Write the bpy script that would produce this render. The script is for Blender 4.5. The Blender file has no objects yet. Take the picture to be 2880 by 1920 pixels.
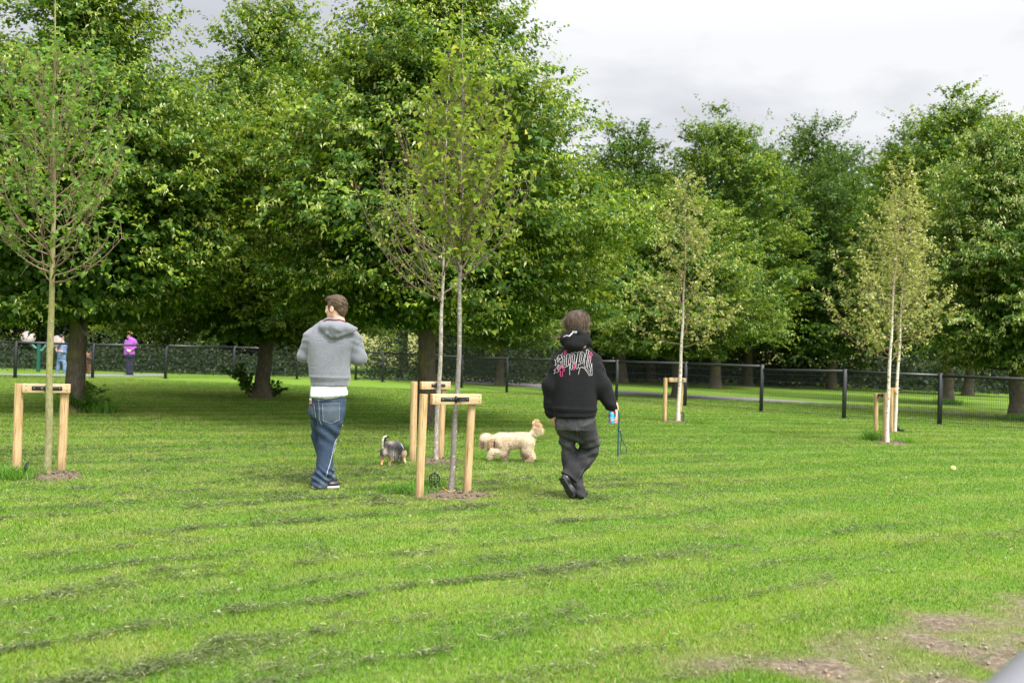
import bpy, bmesh, math, random
import numpy as np
from mathutils import Vector, Matrix
from mathutils.bvhtree import BVHTree
PI = math.pi
rng = np.random.default_rng(7)
random.seed(7)
scene = bpy.context.scene
COL = scene.collection

# ------------------------------------------------------------------ camera
F = 2800.0                       # focal length in photograph pixels (35 mm on 36 mm, 2880 px)
CAM_H = 1.334
PITCH = math.atan(35 / F)
ROLL = math.radians(2.0)
cam_d = bpy.data.cameras.new('camera')
cam = bpy.data.objects.new('camera', cam_d)
COL.objects.link(cam)
cam_d.sensor_width = 36.0
cam_d.lens = 35.0
cam_d.clip_end = 3000
cam_d.clip_start = 0.05
CAM_R = Matrix.Rotation(PI / 2 + PITCH, 3, 'X') @ Matrix.Rotation(ROLL, 3, 'Z')
cam.matrix_world = Matrix.Translation((0, 0, CAM_H)) @ CAM_R.to_4x4()
cam_d.dof.use_dof = True
cam_d.dof.focus_distance = 9.6
cam_d.dof.aperture_fstop = 2.8
scene.camera = cam


def ray(px, py):
    return CAM_R @ Vector(((px - 1440) / F, -(py - 960) / F, -1.0))


def G(px, py, z=0.0):
    """ground point seen at a photograph pixel"""
    d = ray(px, py)
    t = (z - CAM_H) / d.z
    return Vector((d.x * t, d.y * t, z))


def P(px, py, Y):
    """point seen at a photograph pixel at world depth Y"""
    d = ray(px, py)
    t = Y / d.y
    return Vector((d.x * t, Y, CAM_H + d.z * t))


def px_of(v):
    c = CAM_R.transposed() @ (Vector(v) - Vector((0, 0, CAM_H)))
    return 1440 + F * c.x / -c.z, 960 - F * c.y / -c.z


# ------------------------------------------------------------------ objects
def tag(o, label=None, cat=None, group=None, kind=None):
    if label: o['label'] = label
    if cat: o['category'] = cat
    if group: o['group'] = group
    if kind: o['kind'] = kind
    return o


def thing(name, label, cat, loc=(0, 0, 0), group=None, rotz=0.0):
    o = bpy.data.objects.new(name, None)
    o.empty_display_size = 0.2
    COL.objects.link(o)
    o.location = loc
    o.rotation_euler = (0, 0, rotz)
    return tag(o, label, cat, group)


def link(name, me, parent=None):
    """meshes are built in world coordinates unless the parent was given first; the origin is moved to the parent"""
    o = bpy.data.objects.new(name, me)
    COL.objects.link(o)
    if parent is not None:
        o.parent = parent
    return o


def np_mesh(name, verts, faces, mats=(), midx=None, smooth=False, col=None):
    verts = np.asarray(verts, dtype=np.float32).reshape(-1, 3)
    me = bpy.data.meshes.new(name)
    me.vertices.add(len(verts))
    me.vertices.foreach_set('co', verts.ravel())
    if not isinstance(faces, (list, tuple)) or np.ndim(faces[0]) == 1:
        faces = [faces]
    faces = [np.asarray(f, dtype=np.int32) for f in faces if len(f)]
    nl = sum(f.size for f in faces)
    nf = sum(len(f) for f in faces)
    me.loops.add(nl)
    me.polygons.add(nf)
    me.loops.foreach_set('vertex_index', np.concatenate([f.ravel() for f in faces]))
    st, s = [], 0
    for f in faces:
        k = f.shape[1]
        st.append(s + np.arange(len(f)) * k)
        s += f.size
    me.polygons.foreach_set('loop_start', np.concatenate(st).astype(np.int32))
    for m in mats:
        me.materials.append(m)
    if midx is not None:
        me.polygons.foreach_set('material_index', np.asarray(midx, dtype=np.int32))
    if smooth:
        me.polygons.foreach_set('use_smooth', np.ones(nf, dtype=bool))
    if col is not None:
        at = me.color_attributes.new('col', 'FLOAT_COLOR', 'POINT')
        c = np.ones((len(verts), 4), dtype=np.float32)
        c[:, :3] = col
        at.data.foreach_set('color', c.ravel())
    me.update(calc_edges=True)
    me.validate()
    return me


class MB:
    """collects simple shapes into one mesh"""
    def __init__(self):
        self.v, self.f3, self.f4, self.m3, self.m4, self.n = [], [], [], [], [], 0

    def add(self, v, f, mi=0):
        v = np.asarray(v, dtype=np.float64).reshape(-1, 3)
        f = np.asarray(f, dtype=np.int64)
        self.v.append(v)
        (self.f3 if f.shape[1] == 3 else self.f4).append(f + self.n)
        (self.m3 if f.shape[1] == 3 else self.m4).append(np.full(len(f), mi))
        self.n += len(v)

    def box(self, c, size, R=None, mi=0, taper=1.0):
        sx, sy, sz = [s / 2 for s in size]
        v = np.array([[x * sx, y * sy, z * sz] for z in (-1, 1) for y in (-1, 1) for x in (-1, 1)], float)
        v[4:, :2] *= taper
        if R is not None:
            v = v @ np.array(R).T
        v += np.array(c)
        f = [[0, 2, 3, 1], [4, 5, 7, 6], [0, 1, 5, 4], [2, 6, 7, 3], [0, 4, 6, 2], [1, 3, 7, 5]]
        self.add(v, f, mi)

    def tube(self, pts, rad, n=8, mi=0, caps=True, squash=None):
        pts = np.asarray(pts, float)
        rad = np.broadcast_to(np.asarray(rad, float), (len(pts),))
        T = np.gradient(pts, axis=0)
        T /= np.linalg.norm(T, axis=1)[:, None] + 1e-9
        ref = np.array([0.0, 0, 1]) if abs(T[0, 2]) < 0.9 else np.array([1.0, 0, 0])
        u = np.cross(T[0], ref); u /= np.linalg.norm(u)
        a = np.arange(n) * 2 * PI / n
        V = []
        for i in range(len(pts)):
            u = u - T[i] * (u @ T[i]); u /= np.linalg.norm(u) + 1e-9
            w = np.cross(T[i], u)
            V.append(pts[i] + rad[i] * (np.cos(a)[:, None] * u + np.sin(a)[:, None] * w))
        V = np.concatenate(V)
        F_ = []
        for i in range(len(pts) - 1):
            for k in range(n):
                k2 = (k + 1) % n
                F_.append([i * n + k, i * n + k2, (i + 1) * n + k2, (i + 1) * n + k])
        self.add(V, F_, mi)
        if caps:
            for s, ring in ((0, 0), (1, len(pts) - 1)):
                c = pts[ring]
                vv = np.concatenate([V[ring * n:(ring + 1) * n], [c]])
                ff = [[k, (k + 1) % n, n] if s else [(k + 1) % n, k, n] for k in range(n)]
                self.add(vv, ff, mi)

    def lathe(self, prof, n=24, c=(0, 0, 0), R=None, mi=0):
        prof = np.asarray(prof, float)
        a = np.arange(n) * 2 * PI / n
        V = np.concatenate([np.stack([r * np.cos(a), r * np.sin(a), np.full(n, z)], 1) for r, z in prof])
        if R is not None:
            V = V @ np.array(R).T
        V += np.array(c)
        F_ = [[i * n + k, i * n + (k + 1) % n, (i + 1) * n + (k + 1) % n, (i + 1) * n + k] for i in range(len(prof) - 1) for k in range(n)]
        self.add(V, F_, mi)

    def mesh(self, name, mats, smooth=False, off=(0, 0, 0)):
        v = np.concatenate(self.v) - np.array(off)
        fs, ms = [], []
        if self.f3: fs.append(np.concatenate(self.f3)); ms.append(np.concatenate(self.m3))
        if self.f4: fs.append(np.concatenate(self.f4)); ms.append(np.concatenate(self.m4))
        if not isinstance(mats, (list, tuple)): mats = [mats]
        return np_mesh(name, v, fs, mats, np.concatenate(ms), smooth)

    def build(self, name, mats, parent=None, smooth=False, off=None):
        if off is None:
            off = parent.location if parent is not None else (0, 0, 0)
        return link(name, self.mesh(name, mats, smooth, off), parent)


def bevel(o, w, seg=2):
    m = o.modifiers.new('bevel', 'BEVEL')
    m.width = w; m.segments = seg; m.limit_method = 'ANGLE'
    return o


def autosmooth(o):
    o.data.polygons.foreach_set('use_smooth', np.ones(len(o.data.polygons), dtype=bool))
    return o


# ------------------------------------------------------------------ noise
def _hash2(ix, iy, s):
    n = (ix * 374761393 + iy * 668265263 + s * 982451653) & 0xffffffff
    n = ((n ^ (n >> 13)) * 1274126177) & 0xffffffff
    return ((n ^ (n >> 16)) & 0xffff) / 65535.0


def vnoise(x, y, s=0):
    x = np.asarray(x, float); y = np.asarray(y, float)
    ix = np.floor(x).astype(np.int64); iy = np.floor(y).astype(np.int64)
    fx = x - ix; fy = y - iy
    fx = fx * fx * (3 - 2 * fx); fy = fy * fy * (3 - 2 * fy)
    a = _hash2(ix, iy, s); b = _hash2(ix + 1, iy, s); c = _hash2(ix, iy + 1, s); d = _hash2(ix + 1, iy + 1, s)
    return (a * (1 - fx) + b * fx) * (1 - fy) + (c * (1 - fx) + d * fx) * fy


def fbm(x, y, s=0, o=3):
    t, a, w = 0, 1.0, 0
    for k in range(o):
        t = t + a * vnoise(np.asarray(x) * 2 ** k, np.asarray(y) * 2 ** k, s + k); w += a; a *= 0.5
    return t / w


# ------------------------------------------------------------------ materials
class NT:
    def __init__(self, name):
        self.m = bpy.data.materials.new(name)
        self.m.use_nodes = True
        self.t = self.m.node_tree
        self.t.nodes.clear()
        self.out = self.n('ShaderNodeOutputMaterial')

    def n(self, typ, ins=None, **kw):
        nd = self.t.nodes.new(typ)
        for k, v in kw.items():
            setattr(nd, k, v)
        for k, v in (ins or {}).items():
            self.set(nd, k, v)
        return nd

    def set(self, nd, k, v):
        s = nd.inputs[k]
        if hasattr(v, 'is_output') or isinstance(v, bpy.types.NodeSocket):
            self.t.links.new(v, s)
        elif isinstance(v, bpy.types.Node):
            self.t.links.new(v.outputs[0], s)
        else:
            if s.type == 'RGBA' and len(v) == 3: v = (*v, 1)
            s.default_value = v

    def noise(self, scale, detail=3, rough=0.55, vec=None, dist=0.0):
        nd = self.n('ShaderNodeTexNoise', {'Scale': scale, 'Detail': detail, 'Roughness': rough, 'Distortion': dist})
        if vec is not None: self.set(nd, 'Vector', vec)
        return nd.outputs['Fac']

    def ramp(self, fac, stops, interp='LINEAR'):
        nd = self.n('ShaderNodeValToRGB')
        cr = nd.color_ramp
        cr.interpolation = interp
        while len(cr.elements) < len(stops): cr.elements.new(0.5)
        for e, (p, c) in zip(cr.elements, stops):
            e.position = p
            e.color = (*c, 1) if len(c) == 3 else c
        self.set(nd, 'Fac', fac)
        return nd.outputs['Color']

    def mix(self, fac, a, b, mode='MIX'):
        nd = self.n('ShaderNodeMix', data_type='RGBA', blend_type=mode)
        self.set(nd, 0, fac)
        self.set(nd, 6, a); self.set(nd, 7, b)
        return nd.outputs[2]

    def math(self, op, a, b=0.0, c=None):
        nd = self.n('ShaderNodeMath', operation=op)
        self.set(nd, 0, a); self.set(nd, 1, b)
        if c is not None: self.set(nd, 2, c)
        return nd.outputs[0]

    def obj(self):
        return self.n('ShaderNodeTexCoord').outputs['Object']

    def pos(self):
        return self.n('ShaderNodeNewGeometry').outputs['Position']

    def mapv(self, vec, scale=(1, 1, 1), rot=(0, 0, 0)):
        nd = self.n('ShaderNodeMapping', {'Scale': scale, 'Rotation': rot})
        self.set(nd, 'Vector', vec)
        return nd.outputs[0]

    def bump(self, h, strength=0.4, dist=0.01):
        return self.n('ShaderNodeBump', {'Height': h, 'Strength': strength, 'Distance': dist}).outputs[0]

    def pbr(self, color, rough=0.6, metal=0.0, normal=None, spec=0.5, sheen=0.0):
        b = self.n('ShaderNodeBsdfPrincipled', {'Base Color': color, 'Roughness': rough, 'Metallic': metal, 'Specular IOR Level': spec})
        if sheen: self.set(b, 'Sheen Weight', sheen)
        if normal is not None: self.set(b, 'Normal', normal)
        self.t.links.new(b.outputs[0], self.out.inputs[0])
        return b


def plain(name, color, rough=0.5, metal=0.0, var=0.12, scale=20.0, spec=0.5, sheen=0.0, bump=0.0):
    t = NT(name)
    n = t.noise(scale, 4, 0.6, t.obj())
    lo = [c * (1 - var) for c in color]; hi = [min(1, c * (1 + var)) for c in color]
    c = t.ramp(n, [(0.3, lo), (0.7, hi)])
    nb = t.bump(n, bump, 0.003) if bump else None
    t.pbr(c, rough, metal, nb, spec, sheen)
    return t.m


def leaf_mat(name, stops, trans, tfac=0.38, rough=0.5, gloss=0.06):
    t = NT(name)
    rnd = t.n('ShaderNodeNewGeometry').outputs['Random Per Island']
    c = t.ramp(rnd, stops)
    tc = t.mix(0.5, c, trans)
    d = t.n('ShaderNodeBsdfDiffuse', {'Color': c})
    tr = t.n('ShaderNodeBsdfTranslucent', {'Color': tc})
    m1 = t.n('ShaderNodeMixShader', {0: tfac, 1: d.outputs[0], 2: tr.outputs[0]})
    g = t.n('ShaderNodeBsdfGlossy', {'Color': (0.9, 0.95, 1.0), 'Roughness': rough})
    m2 = t.n('ShaderNodeMixShader', {0: gloss, 1: m1.outputs[0], 2: g.outputs[0]})
    t.t.links.new(m2.outputs[0], t.out.inputs[0])
    return t.m


# ------------------------------------------------------------------ implicit bodies
def seg_d(Pt, a, b):
    a = np.asarray(a, float); b = np.asarray(b, float)
    ab = b - a
    t = np.clip(((Pt - a) @ ab) / (ab @ ab + 1e-12), 0, 1)
    return t, np.linalg.norm(Pt - a - t[..., None] * ab, axis=-1)


def smin(a, b, k):
    h = np.clip(0.5 + 0.5 * (b - a) / k, 0, 1)
    return b * (1 - h) + a * h - k * h * (1 - h)


def sdf_cone(a, b, ra, rb):
    def f(Pt):
        t, d = seg_d(Pt, a, b)
        return d - (ra + (rb - ra) * t)
    lo = np.minimum(np.array(a) - ra, np.array(b) - rb); hi = np.maximum(np.array(a) + ra, np.array(b) + rb)
    return f, lo, hi


def sdf_ell(c, r, R=None):
    c = np.array(c, float); r = np.array(r, float)
    Rm = np.eye(3) if R is None else np.array(R)
    def f(Pt):
        q = (Pt - c) @ Rm
        k0 = np.linalg.norm(q / r, axis=-1); k1 = np.linalg.norm(q / (r * r), axis=-1)
        return k0 * (k0 - 1) / (k1 + 1e-9)
    m = r.max()
    return f, c - m, c + m


def sdf_loft(secs, axis_u=(1, 0, 0), e=2.0):
    """secs: list of (centre, ru, rv); the section plane is spanned by axis_u and the normal to spine and u"""
    C = np.array([s[0] for s in secs], float); ru = np.array([s[1] for s in secs]); rv = np.array([s[2] for s in secs])
    u0 = np.array(axis_u, float)
    if len(C) > 2:                       # resample smoothly so that joints leave no crease
        L = np.concatenate([[0], np.cumsum(np.linalg.norm(np.diff(C, axis=0), axis=1))])
        A = np.column_stack([C, ru, rv])
        D = np.gradient(A, L, axis=0)
        out = []
        for i in range(len(C) - 1):
            hh = L[i + 1] - L[i]
            for t in np.linspace(0, 1, 5)[:-1]:
                out.append((2 * t ** 3 - 3 * t ** 2 + 1) * A[i] + (t ** 3 - 2 * t ** 2 + t) * hh * D[i] + (-2 * t ** 3 + 3 * t ** 2) * A[i + 1] + (t ** 3 - t ** 2) * hh * D[i + 1])
        out.append(A[-1])
        out = np.array(out)
        C, ru, rv = out[:, :3], np.maximum(out[:, 3], .004), np.maximum(out[:, 4], .004)
    def f(Pt):
        best = None
        for i in range(len(C) - 1):
            a, b = C[i], C[i + 1]
            ab = b - a; L = np.linalg.norm(ab); w = ab / L
            u = u0 - w * (u0 @ w); u /= np.linalg.norm(u)
            v = np.cross(w, u)
            q = Pt - a
            s = q @ w
            t = np.clip(s / L, 0, 1)
            au = ru[i] + (ru[i + 1] - ru[i]) * t; av = rv[i] + (rv[i + 1] - rv[i]) * t
            qu = q @ u; qv = q @ v
            lo_, hi_ = np.maximum(-s, 0), np.maximum(s - L, 0)
            ex = lo_ + hi_
            cap = (lo_ if i == 0 else 0) + (hi_ if i == len(C) - 2 else 0)
            m = np.minimum(au, av)
            rho = (np.abs(qu / au) ** e + np.abs(qv / av) ** e) ** (1 / e)
            d = (rho - 1) * m
            d = np.where(ex > 0, np.where(d > 0, np.sqrt(np.maximum(d, 0) ** 2 + ex ** 2), d + ex), d)
            d = np.where(cap > 0, np.maximum(d, cap), d)
            best = d if best is None else np.minimum(best, d)
        return best
    m = np.maximum(ru, rv)[:, None]
    return f, (C - m).min(0), (C + m).max(0)


def surface_nets(val, lo, h):
    S = val < 0
    nx, ny, nz = val.shape
    idx = -np.ones((nx - 1, ny - 1, nz - 1), dtype=np.int64)
    cs = [(0, 0, 0), (1, 0, 0), (0, 1, 0), (1, 1, 0), (0, 0, 1), (1, 0, 1), (0, 1, 1), (1, 1, 1)]
    corner = lambda A, c: A[c[0]:nx - 1 + c[0], c[1]:ny - 1 + c[1], c[2]:nz - 1 + c[2]]
    cnt = sum(corner(S, c).astype(int) for c in cs)
    act = (cnt > 0) & (cnt < 8)
    ii = np.argwhere(act)
    idx[act] = np.arange(len(ii))
    acc = np.zeros((len(ii), 3)); num = np.zeros(len(ii))
    for a in range(8):
        for b in range(a + 1, 8):
            ca, cb = np.array(cs[a]), np.array(cs[b])
            if np.abs(ca - cb).sum() != 1: continue
            va = val[tuple((ii + ca).T)]; vb = val[tuple((ii + cb).T)]
            m = (va < 0) != (vb < 0)
            t = np.where(m, va / (va - vb + 1e-15), 0)
            p = ca + t[:, None] * (cb - ca)
            acc += p * m[:, None]; num += m
    V = lo + h * (ii + acc / num[:, None])
    Q = []
    for ax in range(3):
        o = [0, 1, 2]; o.remove(ax); b, c = o
        sl0 = [slice(1, -1)] * 3; sl0[ax] = slice(0, -1)
        sl1 = [slice(1, -1)] * 3; sl1[ax] = slice(1, None)
        A = S[tuple(sl0)]; B = S[tuple(sl1)]
        ch = np.argwhere(A != B)
        if not len(ch): continue
        base = ch.copy(); base[:, b] += 1; base[:, c] += 1
        flip = A[tuple(ch.T)]
        def at(db, dc):
            q = base.copy(); q[:, b] += db; q[:, c] += dc
            return idx[tuple(q.T)]
        q = np.stack([at(-1, -1), at(0, -1), at(0, 0), at(-1, 0)], 1)
        if ax == 1: flip = ~flip
        q[~flip] = q[~flip][:, ::-1]
        Q.append(q)
    return V, np.concatenate(Q)


def solid(prims, h, k=0.03, pad=0.03):
    """smooth union of primitives; entries are prim, or (prim, k), or (prim, k, 'cut')"""
    items = [p if isinstance(p[0], tuple) else (p, k) for p in prims]
    lo = np.min([p[0][1] for p in items if len(p) < 3], 0) - pad
    hi = np.max([p[0][2] for p in items if len(p) < 3], 0) + pad
    n = np.ceil((hi - lo) / h).astype(int) + 1
    g = [lo[i] + h * np.arange(n[i]) for i in range(3)]
    val = np.full(n, 0.5)
    for it in items:
        f, plo, phi = it[0]
        kk = it[1]
        m = max(kk, 0.02) + 2 * h
        i0 = np.maximum(np.floor((plo - m - lo) / h).astype(int), 0); i1 = np.minimum(np.ceil((phi + m - lo) / h).astype(int) + 1, n)
        if np.any(i0 >= i1): continue
        sl = tuple(slice(a, b) for a, b in zip(i0, i1))
        d = f(np.stack(np.meshgrid(*[g[i][sl[i]] for i in range(3)], indexing='ij'), -1))
        if len(it) > 2:
            val[sl] = -smin(-val[sl], d, kk)
        else:
            val[sl] = smin(val[sl], d, kk)
    # closed at the border
    for ax in range(3):
        s = [slice(None)] * 3
        s[ax] = 0; val[tuple(s)] = np.maximum(val[tuple(s)], h)
        s[ax] = -1; val[tuple(s)] = np.maximum(val[tuple(s)], h)
    return surface_nets(val, lo, h)


def fold3(p, seed=0, freq=8.0):
    """a few directional waves: soft cloth folds"""
    r = np.random.default_rng(seed)
    out = np.zeros(len(p))
    for k in range(5):
        d = r.normal(size=3); d /= np.linalg.norm(d)
        out += np.sin(p @ d * freq * (0.7 + 0.9 * k * 0.5) + r.uniform(0, 6.28) + 1.3 * np.sin(p @ r.normal(size=3) * freq * 0.6))
    return out / 5


def vnormals(V, Q):
    n = np.cross(V[Q[:, 2]] - V[Q[:, 0]], V[Q[:, 3]] - V[Q[:, 1]])
    N = np.zeros_like(V)
    for k in range(4):
        np.add.at(N, Q[:, k], n)
    return N / (np.linalg.norm(N, axis=1)[:, None] + 1e-12)
# ------------------------------------------------------------------ sky and light
SUN_EL, SUN_AZ = math.radians(54), math.radians(140)      # azimuth clockwise from +Y: behind the camera, to its right
world = bpy.data.worlds.new('World')
scene.world = world
world.use_nodes = True
wt = world.node_tree
wt.nodes.clear()
wn = wt.nodes.new
out = wn('ShaderNodeOutputWorld')
sky = wn('ShaderNodeTexSky')
sky.sky_type = 'NISHITA'
sky.sun_disc = False
sky.sun_elevation = SUN_EL
sky.sun_rotation = SUN_AZ
bg_sky = wn('ShaderNodeBackground'); bg_sky.inputs[1].default_value = 0.10
wt.links.new(sky.outputs[0], bg_sky.inputs[0])
tc = wn('ShaderNodeTexCoord')
sep = wn('ShaderNodeSeparateXYZ'); wt.links.new(tc.outputs['Generated'], sep.inputs[0])
mp = wn('ShaderNodeMapping'); mp.inputs['Scale'].default_value = (1, 1, 2.4); mp.inputs['Location'].default_value = (0.35, 0.1, 0.42)
wt.links.new(tc.outputs['Generated'], mp.inputs[0])
nz = wn('ShaderNodeTexNoise'); nz.inputs['Scale'].default_value = 2.6; nz.inputs['Detail'].default_value = 6; nz.inputs['Roughness'].default_value = 0.5; nz.inputs['Distortion'].default_value = 0.35
wt.links.new(mp.outputs[0], nz.inputs['Vector'])
cr = wn('ShaderNodeValToRGB')
e = cr.color_ramp.elements
e[0].position = 0.40; e[0].color = (0.385, 0.392, 0.418, 1)
e[1].position = 0.57; e[1].color = (0.592, 0.594, 0.600, 1)
wt.links.new(nz.outputs['Fac'], cr.inputs[0])
# an overcast sky is about three times as bright overhead as at the horizon
zr = wn('ShaderNodeMapRange'); zr.inputs['From Min'].default_value = 0.30; zr.inputs['From Max'].default_value = 1.0
zr.inputs['To Min'].default_value = 1.0; zr.inputs['To Max'].default_value = 3.0
wt.links.new(sep.outputs[2], zr.inputs[0])
# cloud round the hidden sun, glow added behind camera to light tree fronts
sdir = (math.sin(SUN_AZ) * math.cos(SUN_EL * 0.75), math.cos(SUN_AZ) * math.cos(SUN_EL * 0.75), math.sin(SUN_EL * 0.75))
dp = wn('ShaderNodeVectorMath'); dp.operation = 'DOT_PRODUCT'; dp.inputs[1].default_value = sdir
wt.links.new(tc.outputs['Generated'], dp.inputs[0])
sr_ = wn('ShaderNodeMapRange'); sr_.interpolation_type = 'SMOOTHSTEP'; sr_.inputs['From Min'].default_value = 0.05; sr_.inputs['From Max'].default_value = 1.0
sr_.inputs['To Min'].default_value = 0.0; sr_.inputs['To Max'].default_value = 2.6
wt.links.new(dp.outputs['Value'], sr_.inputs[0])
ad = wn('ShaderNodeMath'); ad.operation = 'ADD'
wt.links.new(zr.outputs[0], ad.inputs[0]); wt.links.new(sr_.outputs[0], ad.inputs[1])
bg_cl = wn('ShaderNodeBackground')
wt.links.new(cr.outputs[0], bg_cl.inputs[0]); wt.links.new(ad.outputs[0], bg_cl.inputs[1])
mx = wn('ShaderNodeMixShader'); mx.inputs[0].default_value = 0.93
wt.links.new(bg_sky.outputs[0], mx.inputs[1]); wt.links.new(bg_cl.outputs[0], mx.inputs[2])
wt.links.new(mx.outputs[0], out.inputs[0])

sun_d = bpy.data.lights.new('sun', 'SUN')
sun_d.energy = 3.2
sun_d.angle = math.radians(16)
sun_d.color = (1.0, 0.95, 0.85)
sun = bpy.data.objects.new('sun', sun_d)
COL.objects.link(sun)
sd = Vector((math.sin(SUN_AZ) * math.cos(SUN_EL), math.cos(SUN_AZ) * math.cos(SUN_EL), math.sin(SUN_EL)))
sun.rotation_euler = sd.to_track_quat('Z', 'Y').to_euler()
sun.location = (0, 0, 30)

vs = scene.view_settings
vs.view_transform = 'Standard'
vs.look = 'None'
vs.gamma = 1.0
vs.exposure = 0.75
cy = scene.cycles
cy.max_bounces = 6
cy.diffuse_bounces = 3
cy.glossy_bounces = 2
cy.transmission_bounces = 4
cy.transparent_max_bounces = 6
cy.caustics_reflective = False
cy.caustics_refractive = False

# ------------------------------------------------------------------ lawn
ROWDIR = math.radians(43)


def row_s(x, y):
    """distance across the mowing rows"""
    return y * math.cos(ROWDIR) - x * math.sin(ROWDIR) + 0.022 * (x * math.cos(ROWDIR) + y * math.sin(ROWDIR)) ** 2 * 0.5


SOIL = []        # (x, y, rx, ry): bare earth round the young trees


def bare(x, y):
    """bare worn earth in the near right corner"""
    d1 = np.hypot((x - 1.35) / 0.50, (y - 4.45) / 0.26)
    u_ = (x - 2.1) * 0.72 + (y - 4.8) * 0.69; v_ = -(x - 2.1) * 0.69 + (y - 4.8) * 0.72
    d2 = np.hypot(u_ / 1.15, v_ / 0.42)
    d = np.minimum(d1, d2)
    n = fbm(x * 2.6, y * 2.6, 31, 4)
    return np.clip((1.12 - d) * 1.5 + (n - 0.50) * 4.0, 0, 1)


tg = NT('lawn')
pos = tg.pos()
sx = tg.n('ShaderNodeSeparateXYZ', {0: pos})
X_, Y_ = sx.outputs[0], sx.outputs[1]
along = tg.math('ADD', tg.math('MULTIPLY', X_, math.cos(ROWDIR)), tg.math('MULTIPLY', Y_, math.sin(ROWDIR)))
across = tg.math('SUBTRACT', tg.math('MULTIPLY', Y_, math.cos(ROWDIR)), tg.math('MULTIPLY', X_, math.sin(ROWDIR)))
across = tg.math('ADD', across, tg.math('MULTIPLY', tg.math('MULTIPLY', along, along), 0.011))
wob = tg.noise(0.35, 2, 0.5, pos)
st = tg.math('SINE', tg.math('ADD', tg.math('MULTIPLY', across, 5.6), tg.math('MULTIPLY', wob, 3.5)))
stripe = tg.math('MULTIPLY_ADD', st, 0.5, 0.5)
n1 = tg.noise(0.9, 4, 0.6, pos)
n2 = tg.noise(14, 5, 0.7, pos)
n3 = tg.noise(90, 3, 0.7, pos)
base = tg.ramp(n1, [(0.3, (0.088, 0.172, 0.011)), (0.55, (0.130, 0.212, 0.018)), (0.75, (0.185, 0.235, 0.042))])
base = tg.mix(tg.math('MULTIPLY', stripe, 0.45), base, (0.10, 0.235, 0.010))
base = tg.mix(tg.ramp(n2, [(0.45, (0, 0, 0)), (0.75, (0.6, 0.6, 0.6))]), base, (0.20, 0.25, 0.075))
base = tg.mix(tg.ramp(n3, [(0.35, (0.55, 0.55, 0.55)), (0.55, (0, 0, 0))]), base, (0.05, 0.11, 0.012))
at = tg.n('ShaderNodeAttribute', attribute_name='col')
soil = tg.ramp(tg.noise(38, 6, 0.75, pos), [(0.32, (0.055, 0.042, 0.029)), (0.5, (0.135, 0.106, 0.074)), (0.68, (0.28, 0.228, 0.168))])
sr = tg.n('ShaderNodeSeparateColor', {0: at.outputs['Color']})
base = tg.mix(sr.outputs[0], base, soil)
tg.pbr(base, 0.9, 0, tg.bump(tg.math('ADD', n2, tg.math('MULTIPLY', n3, 0.6)), 0.7, 0.03), 0.15)
LAWN = tg.m

# one sheet that reaches the horizon: fine cells near the camera, coarse far off
xs = np.concatenate([[-900, -300, -120, -60, -30, -14, -8, -4], np.arange(-2, 4.6, 0.05), [6, 9, 14, 30, 60, 120, 300, 900]])
ys = np.concatenate([[-60, -10, 0, 1.5], np.arange(2.6, 6.4, 0.05), [8, 11, 15, 20, 30, 45, 70, 120, 300, 1200]])
gx, gy = np.meshgrid(xs, ys, indexing='ij')
b_ = bare(gx, gy)
gz = -0.012 * b_ + 0.012 * (fbm(gx * 9, gy * 9, 5) - 0.5) * b_
V = np.stack([gx, gy, gz], -1).reshape(-1, 3)
nx_, ny_ = len(xs), len(ys)
I = np.arange(nx_ * ny_).reshape(nx_, ny_)
Q = np.stack([I[:-1, :-1], I[1:, :-1], I[1:, 1:], I[:-1, 1:]], -1).reshape(-1, 4)
me = np_mesh('ground', V, Q, [LAWN], smooth=True, col=np.repeat(b_.reshape(-1, 1), 3, 1))
tag(link('ground', me), kind='structure')

# tarmac path beyond the fence
ta = NT('tarmac')
na = ta.noise(60, 5, 0.7, ta.pos())
ta.pbr(ta.ramp(na, [(0.3, (0.16, 0.145, 0.155)), (0.7, (0.25, 0.235, 0.25))]), 0.85, 0, None, 0.2)
TARMAC = ta.m


def strip(name, up, lowr, z, mat, kind='structure'):
    A = [G(x, y, z) for x, y in up]; B = [G(x, y, z) for x, y in lowr]
    V = [v for p in zip(A, B) for v in p]
    Q = [[2 * i, 2 * i + 1, 2 * i + 3, 2 * i + 2] for i in range(len(A) - 1)]
    return tag(link(name, np_mesh(name, V, Q, [mat])), kind=kind)


strip('path', [(1005, 1060), (1150, 1062), (1300, 1064.5), (1420, 1068), (1560, 1079), (1733, 1097), (1926, 1109), (2140, 1119.5), (2373, 1135), (2642, 1151), (2900, 1168), (3100, 1182)],
      [(1005, 1062), (1150, 1068), (1300, 1076), (1420, 1083), (1560, 1094), (1733, 1107), (1926, 1119), (2140, 1131), (2373, 1144.5), (2642, 1163), (2900, 1182), (3100, 1198)], 0.004, TARMAC)
strip('path', [(1500, 1060.5), (1733, 1061.5), (2000, 1064), (2300, 1069), (2600, 1075.5), (2900, 1083)],
      [(1500, 1063), (1733, 1064.5), (2000, 1067.5), (2300, 1073), (2600, 1080), (2900, 1088.5)], 0.004, TARMAC)
strip('path', [(-200, 1044), (0, 1050), (150, 1052.5), (330, 1052), (460, 1051.5)],
      [(-200, 1052), (0, 1057), (150, 1059), (330, 1058), (460, 1056)], 0.004, TARMAC)
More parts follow.
